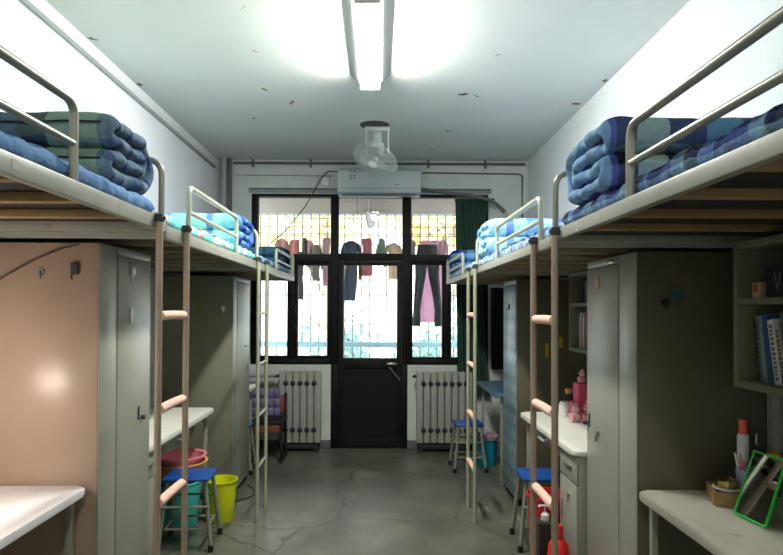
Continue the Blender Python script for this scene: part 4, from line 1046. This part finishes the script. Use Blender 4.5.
# ---------------------------------------------------------------- radiators and pipes
def radiator(x0, n, label):
    t = empty('radiator', (x0+.074*n/2, 6.55, .1), label, 'radiator', 'cast iron radiators under the windows')
    for k in range(n):
        x = x0+.074*k
        m = MB(); m.box(x+.004, x+.070, 6.49, 6.515, .10, .84, .008, 3); m.box(x+.004, x+.070, 6.585, 6.61, .10, .84, .008, 3)
        m.box(x+.008, x+.064, 6.5, 6.6, .10, .20, .018, 3); m.box(x+.008, x+.064, 6.5, 6.6, .74, .84, .018, 3); m.box(x+.03, x+.042, 6.515, 6.585, .2, .74)
        m.build('section', 'radi', t)
    for k in range(n+0):
        x = x0+.074*k
        if k:
            m = MB()
            for z in (.235, .72): m.tube([(x-.022, 6.493, z), (x-.012, 6.49, z), (x+.016, 6.49, z), (x+.026, 6.493, z)], .022, 10, radii=[.012, .024, .024, .012])
            m.build('joint', 'iron', t)
    m = MB(); m.tube([(x0+.004, 6.55, .79), (x0-.03, 6.55, .79)], .016, 10); m.tube([(x0-.025, 6.55, .79), (x0-.025, 6.50, .79)], .011, 8); m.tube([(x0-.045, 6.5, .79), (x0-.005, 6.5, .79)], .006, 8); m.build('valve', 'iron', t)
    for k in (.05, .074*n-.05):
        m = MB(); m.box(x0+k-.015, x0+k+.015, 6.5, 6.6, 0, .1); m.build('foot', 'iron', t)
    m = MB(); m.box(x0+.02, x0+.074*n-.02, 6.515, 6.585, .03, .09, .01); m.build('lower_shadow_pipe' if False else 'lower_pipe', 'iron', t)
radiator(-1.036, 6, 'grey-white cast iron radiator under the left window')
radiator(.405, 8, 'grey-white cast iron radiator under the right window, partly behind the curtain')
m = MB(); m.tube([(-1.7, 6.55, .79), (-1.066, 6.55, .79)], .018, 10); m.tube([(-1.7, 6.60, .72), (-1.1, 6.60, .72)], .014, 10)
m.box(-1.44, -1.43, 6.53, 6.688, .70, .82); tag(m.build('heating_pipe', 'pipe'), 'pair of horizontal heating pipes left of the radiator', 'pipe')
for x, r, y, mm_, lb in ((-1.655, .034, 6.61, 'pipe', 'thick grey vertical pipe in the far left corner'), (-1.59, .022, 6.63, 'pipe_d', 'thinner dark vertical pipe beside the thick corner pipe')):
    m = MB(); m.tube([(x, y, 0), (x, y, ZC)], r, 16)
    for z in (1.0, 2.5): m.tube([(x, y, z-.012), (x, y, z+.012)], r+.004, 16)
    tag(m.build('riser_pipe', mm_), lb, 'pipe', 'riser pipes in the corner')
m = MB(); m.tube([(-1.56, 6.655, 3.066), (1.58, 6.655, 3.066)], .013, 10); p = m.build('ceiling_pipe', 'pipe_d'); tag(p, 'thin dark pipe running along the top of the window wall', 'pipe')
for px in (252, 310, 428, 485):
    x = pxo(px, 6.65); MB().box(x-.011, x+.011, 6.64, 6.672, 3.02, ZC, .003).build('bracket', 'pipe_d', p)
m = MB(); m.tube(fillet([(.47, 6.68, 2.975), (1.555, 6.68, 2.965), (1.555, 6.68, 1.9)], .05, 5), .008, 8); tag(m.build('wire_conduit', 'pipe_d'), 'thin conduit bending down the wall right of the air conditioner', 'conduit')
m = MB(); m.tube([(-1.55, 6.682, 2.94), (-.5, 6.682, 2.935)], .005, 6); tag(m.build('wire_conduit', 'pipe'), 'thin pale conduit left of the air conditioner', 'conduit')
m = MB(); m.box(XL, XL+.022, YF, 6.55, 2.985, 3.012, .003); tag(m.build('cable_duct', 'pipe'), 'narrow grey cable duct running along the top of the left wall', 'duct')
m = MB(); m.box(-.62, -.53, 6.66, 6.69, 2.83, 2.92, .006); tag(m.build('junction_box', 'white'), 'small white junction box left of the air conditioner', 'box')
m = MB(); m.tube(fillet([(-.44, 6.64, 2.97), (-.54, 6.645, 2.985), (-.62, 6.645, 2.90), (-.78, 6.64, 2.60), (-1.0, 6.655, 2.33), (-1.16, 6.66, 2.2)], .08, 5), .006, 8); tag(m.build('power_cable', 'cable'), 'dark cable drooping from the air conditioner across the left window', 'cable')

# air conditioner
t = empty('air_conditioner', (.01, 6.58, 2.70), 'white wall-mounted air conditioner above the door', 'air conditioner')
x0, x1 = -.432, .445
m = MB(); m.prism([(6.686, 2.705), (6.56, 2.70), (6.50, 2.725), (6.478, 2.78), (6.478, 2.93), (6.49, 2.96), (6.52, 2.975), (6.686, 2.975)], 'X', x0, x1)
bmesh.ops.bevel(m.bm, geom=[e for e in m.bm.edges if abs(e.verts[0].co.x-e.verts[1].co.x) < 1e-6], offset=.008, segments=3, affect='EDGES')
m.build('housing', 'ac', t)
MB().box(x0+.04, x1-.04, 6.475, 6.4785, 2.765, 2.769).build('panel_seam', 'acgrey', t)
MB().box(x0+.05, x1-.05, 6.51, 6.60, 2.693, 2.7035, .003).build('louvre', 'acgrey', t)
o = MB().box(-.305, -.235, 6.4745, 6.4775, 2.86, 2.955).build('energy_label', 'ac', t)
m = MB()
for a in (0, .036):
    for zz in (2.865, 2.89, 2.93): m.box(-.30+a, -.277+a, 6.4735, 6.4745, zz, zz+.018)
m.build('label_print', 'acgrey', o)
MB().box(.17, .215, 6.476, 6.478, 2.80, 2.808).build('logo_mark', 'acgrey', t)
m = MB(); m.tube([(-.225, 6.5, 2.69), (-.222, 6.52, 2.2), (-.225, 6.53, 1.6)], .0025, 6); tag(m.build('cord', 'cable'), 'thin cord hanging down from the air conditioner in front of the door', 'cord')

# curtain and the grey tube above it
t = empty('curtain', (1.02, 6.61, .56), 'dark green curtain gathered at the right of the window', 'curtain')
m = MB(); nx = 90; rows = []
for j in range(26):
    z = 2.66-(2.66-.56)*j/25; row = []
    for i in range(nx+1):
        u = i/nx; wv = math.sin(u*PI*2*9+.6*math.sin(j*.25))*.022*(.6+.4*j/25)+.01*math.sin(u*31+j*.3)
        x = .825+.025*(j/25)+u*(.35-.06*math.sin(PI*j/25)); row.append((x, 6.445+wv if False else 6.62+wv, z))
    rows.append(row)
for off in (0, .004):
    R_ = [[m.bm.verts.new((x, y+off, z)) for x, y, z in row] for row in rows]
    for j in range(25):
        for i in range(nx): m.bm.faces.new((R_[j][i], R_[j][i+1], R_[j+1][i+1], R_[j+1][i]))
m.build('curtain_cloth', 'curtain', t)
m = MB(); m.box(.82, 1.24, 6.60, 6.665, 2.655, 2.685, .004); m.build('heading_tape', 'curtain', t)
m = MB(); m.box(.74, .76, 6.505, 6.69, 2.735, 2.742); m.tube(fillet([(.44, 6.56, 2.775), (.75, 6.50, 2.72), (1.0, 6.46, 2.685), (1.2, 6.45, 2.63), (1.32, 6.45, 2.52)], .15, 6), .02, 12); tag(m.build('insulated_hose', 'pipe_d'), 'thick grey hose curving from the air conditioner over the curtain', 'hose')

m = MB(); rows = []  # black sheet added so the corner beside the curtain reads dark
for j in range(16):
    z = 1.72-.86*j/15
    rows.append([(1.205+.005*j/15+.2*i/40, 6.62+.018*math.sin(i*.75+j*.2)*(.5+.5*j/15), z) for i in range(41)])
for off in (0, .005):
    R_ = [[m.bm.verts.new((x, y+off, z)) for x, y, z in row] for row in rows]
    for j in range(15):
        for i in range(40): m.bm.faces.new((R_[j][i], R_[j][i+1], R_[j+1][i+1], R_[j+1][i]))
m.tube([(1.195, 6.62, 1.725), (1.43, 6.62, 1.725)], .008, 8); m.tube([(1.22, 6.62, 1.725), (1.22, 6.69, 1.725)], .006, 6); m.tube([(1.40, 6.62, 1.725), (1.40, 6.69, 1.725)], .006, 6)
tag(m.build('dark_corner_sheet', 'black'), 'added black sheet filling in the dark of the corner to the right of the curtain', 'cloth')

# ---------------------------------------------------------------- ceiling fan (orbit fan)
fx, fy = pxo(376, 5.42), 5.42
t = empty('orbit_fan', (fx, fy, ZC), 'white caged orbit fan hanging from the ceiling', 'fan')
m = MB(); m.lathe([(0, -.012), (.12, -.01), (.13, 0), (0, 0)], (fx-.02, fy-.03, ZC), 20, 1, .9); tag(m.build('mounting_plate', 'hole', t), 'dark ragged recess plate')
m = MB(); m.box(fx-.105, fx+.115, fy-.03, fy+.03, ZC-.045, ZC-.012, .006)
for s in (-1, 1):
    xx = fx+.005+s*.098
    m.prism([(fy-.03, ZC-.04), (fy+.03, ZC-.04), (fy+.018, ZC-.25), (fy-.018, ZC-.25)], 'X', xx-.006, xx+.006)
m.build('yoke', 'fanwhite', t)
m = MB(); m.lathe([(0, -.05), (.035, -.05), (.04, -.07), (.04, -.14), (.058, -.16), (.062, -.2), (.05, -.25), (0, -.255)], (fx+.005, fy, ZC), 24); m.build('motor', 'fanwhite', t)
m = MB(); m.tube([(fx-.094, fy, ZC-.235), (fx+.104, fy, ZC-.235)], .008, 8); m.build('pivot_rod', 'steel', t)
# cage: bowl-shaped wire basket, tilted
Rr = .205; cen = Vector((fx-.015, fy-.04, ZC-.31)); rot = Matrix.Translation(cen) @ Matrix.Rotation(R(22), 4, 'Y') @ Matrix.Rotation(R(-24), 4, 'X')
def gz(r): return .055*math.sqrt(max(0, 1-(r/Rr)**2))
m = MB(); nr = 44
for k in range(nr):
    a = 2*PI*k/nr
    for sg in (1, -1):
        m.tube([(r*math.cos(a), r*math.sin(a), sg*gz(r)) for r in (.035, .09, .14, .175, .195, Rr)], .0017, 4, cap=False)
for r in (Rr, .17, .10, .035):
    for sg in ((1, -1) if r < Rr else (1,)):
        m.tube([(r*math.cos(2*PI*k/36), r*math.sin(2*PI*k/36), sg*gz(r)) for k in range(37)], .0042 if r == Rr else .002, 6, cap=False)
m.xf(rot); m.build('cage', 'cage', t)
m = MB(); m.lathe([(0, -.06), (.036, -.058), (.04, -.05), (0, -.045)], (0, 0, 0), 20); m.lathe([(0, .045), (.05, .05), (.05, .075), (0, .08)], (0, 0, 0), 20); m.lathe([(0, -.02), (.028, -.02), (.028, .02), (0, .02)], (0, 0, 0), 16); m.xf(rot); m.build('hub', 'fanwhite', t)
for k in range(3):
    m = MB(); a = 2*PI*k/3+.4
    prof = [(.025, -.012), (.07, -.045), (.13, -.06), (.165, -.035), (.17, .01), (.14, .04), (.08, .03), (.025, .012)]
    A = [m.bm.verts.new((x, y, .25*y)) for x, y in prof]; B = [m.bm.verts.new((x, y, .25*y+.003)) for x, y in prof]
    m.bm.faces.new(A[::-1]); m.bm.faces.new(B)
    for q in range(8): m.bm.faces.new((A[q], A[(q+1) % 8], B[(q+1) % 8], B[q]))
    m.xf(rot @ Matrix.Rotation(a, 4, 'Z')); m.build('blade', 'fanblade', t)

# ---------------------------------------------------------------- fluorescent lamp
M['tube'] = mat('lit_diffuser', srgb(255,255,255), .5, emit=(1, 1, .97, 1), estr=LAMP)
lx0, ly0, ly1 = -.06, 2.98, 4.22
t = empty('ceiling_lamp', (lx0, (ly0+ly1)/2, ZC), 'long lit fluorescent ceiling lamp in a grey housing', 'lamp')
m = MB(); m.prism([(lx0-.137, ZC), (lx0-.135, ZC-.006), (lx0-.08, ZC-.062), (lx0-.074, ZC-.064), (lx0+.074, ZC-.064), (lx0+.08, ZC-.062), (lx0+.135, ZC-.006), (lx0+.137, ZC)], 'Y', ly0, ly1)
m.build('housing', 'pipe', t)
for yy in (ly0+.01, ly1-.03):
    m = MB(); m.box(lx0-.066, lx0+.066, yy, yy+.02, ZC-.118, ZC-.0645, .003); m.build('end_cap', 'white', t)
m = MB(); m.prism([(lx0+.064*math.cos(a), ZC-.066+.05*math.sin(a)) for a in [PI+PI*k/12 for k in range(13)]], 'Y', ly0+.032, ly1-.032); m.build('diffuser', 'tube', t)

t2 = copy_tree(t); t2.location.y = -.1; t2['label'] = 'unseen second fluorescent ceiling lamp, added behind the camera to brighten the room front'  # weaker unseen copy, added to brighten the front of the room
M['fill_tube'] = mat('lit_diffuser_weaker_added', srgb(255,255,255), .5, emit=(1, .97, .9, 1), estr=FILL_LAMP)
for c_ in t2.children:
    if c_.name.startswith('diffuser'): c_.data = c_.data.copy(); c_.data.materials[0] = M['fill_tube']


# small tube lamp on the left front desk (just outside the frame), the source of the warm light there
t = empty('desk_lamp', (-1.60, 1.95, (ZD+.0105)), 'small lit tube desk lamp at the back of the lower left desk', 'lamp')
lathe_obj('base', [(0, 0), (.06, 0), (.06, .012), (.012, .02), (0, .02)], -1.60, 1.95, (ZD+.0105), 'white', parent=t)
m = MB(); m.tube([(-1.60, 1.95, (ZD+.0105)+.015), (-1.60, 1.95, (ZD+.0105)+.415)], .008, 8); m.build('arm', 'white', t)
M['ledw'] = mat('warm_tube', srgb(255,255,255), .5, emit=(1, .86, .76, 1), estr=WARM)
m = MB(); m.tube([(-1.58, 1.95, (ZD+.0105)+.42), (-1.40, 1.95, (ZD+.0105)+.42)], .014, 14); m.build('lamp_tube', 'ledw', t)
for xx in (-1.59, -1.39):
    m = MB(); m.tube([(xx-.01, 1.95, (ZD+.0105)+.42), (xx+.01, 1.95, (ZD+.0105)+.42)], .017, 14); m.build('tube_holder', 'white', t)
# cable at the top of the left front wardrobe side
m = MB(); m.tube(fillet([(-1.74, 2.428, 1.45), (-1.6, 2.468, 1.55), (-1.5, 2.483, 1.62), (-1.38, 2.490, 1.69), (-1.28, 2.493, 1.735), (-1.2, 2.494, 1.755)], .1, 4), .0028, 6)
tag(m.build('power_cable', 'cable'), 'thin dark cable curving over the tan wardrobe side', 'cable')
m = MB(); m.tube(fillet([(-1.10, 5.30, .006), (-1.02, 5.15, .006), (-.98, 5.0, .006), (-1.03, 4.9, .006), (-1.10, 4.84, .006)], .06, 5), .005, 6)
tag(m.build('power_cable', 'cable'), 'loop of dark cable on the floor by the left rear wardrobe', 'cable')

# ---------------------------------------------------------------- world, camera
W = bpy.data.worlds.new('sky'); S.world = W; W.use_nodes = True
bg = W.node_tree.nodes['Background']; bg.inputs[0].default_value = (.90, .96, 1, 1); bg.inputs[1].default_value = SKY
cam = bpy.data.cameras.new('camera'); co = bpy.data.objects.new('camera', cam); C.objects.link(co)
cam.sensor_width = 36; cam.lens = 620/783*36; cam.clip_start = .02; cam.clip_end = 300
pitch = .8; yaw = .3
co.location = (0, 0, 1.5); co.rotation_euler = (R(90+pitch), R(-.25), R(-yaw))
cam.shift_x = (13.5-620*math.tan(R(yaw)))/783
cam.shift_y = (31.5-620*math.tan(R(pitch)))/783
S.camera = co
S.view_settings.view_transform = 'Standard'; S.view_settings.look = 'None'; S.view_settings.gamma = 1; S.view_settings.exposure = EXPO
for o in C.objects:
    if '_o' in o: del o['_o']
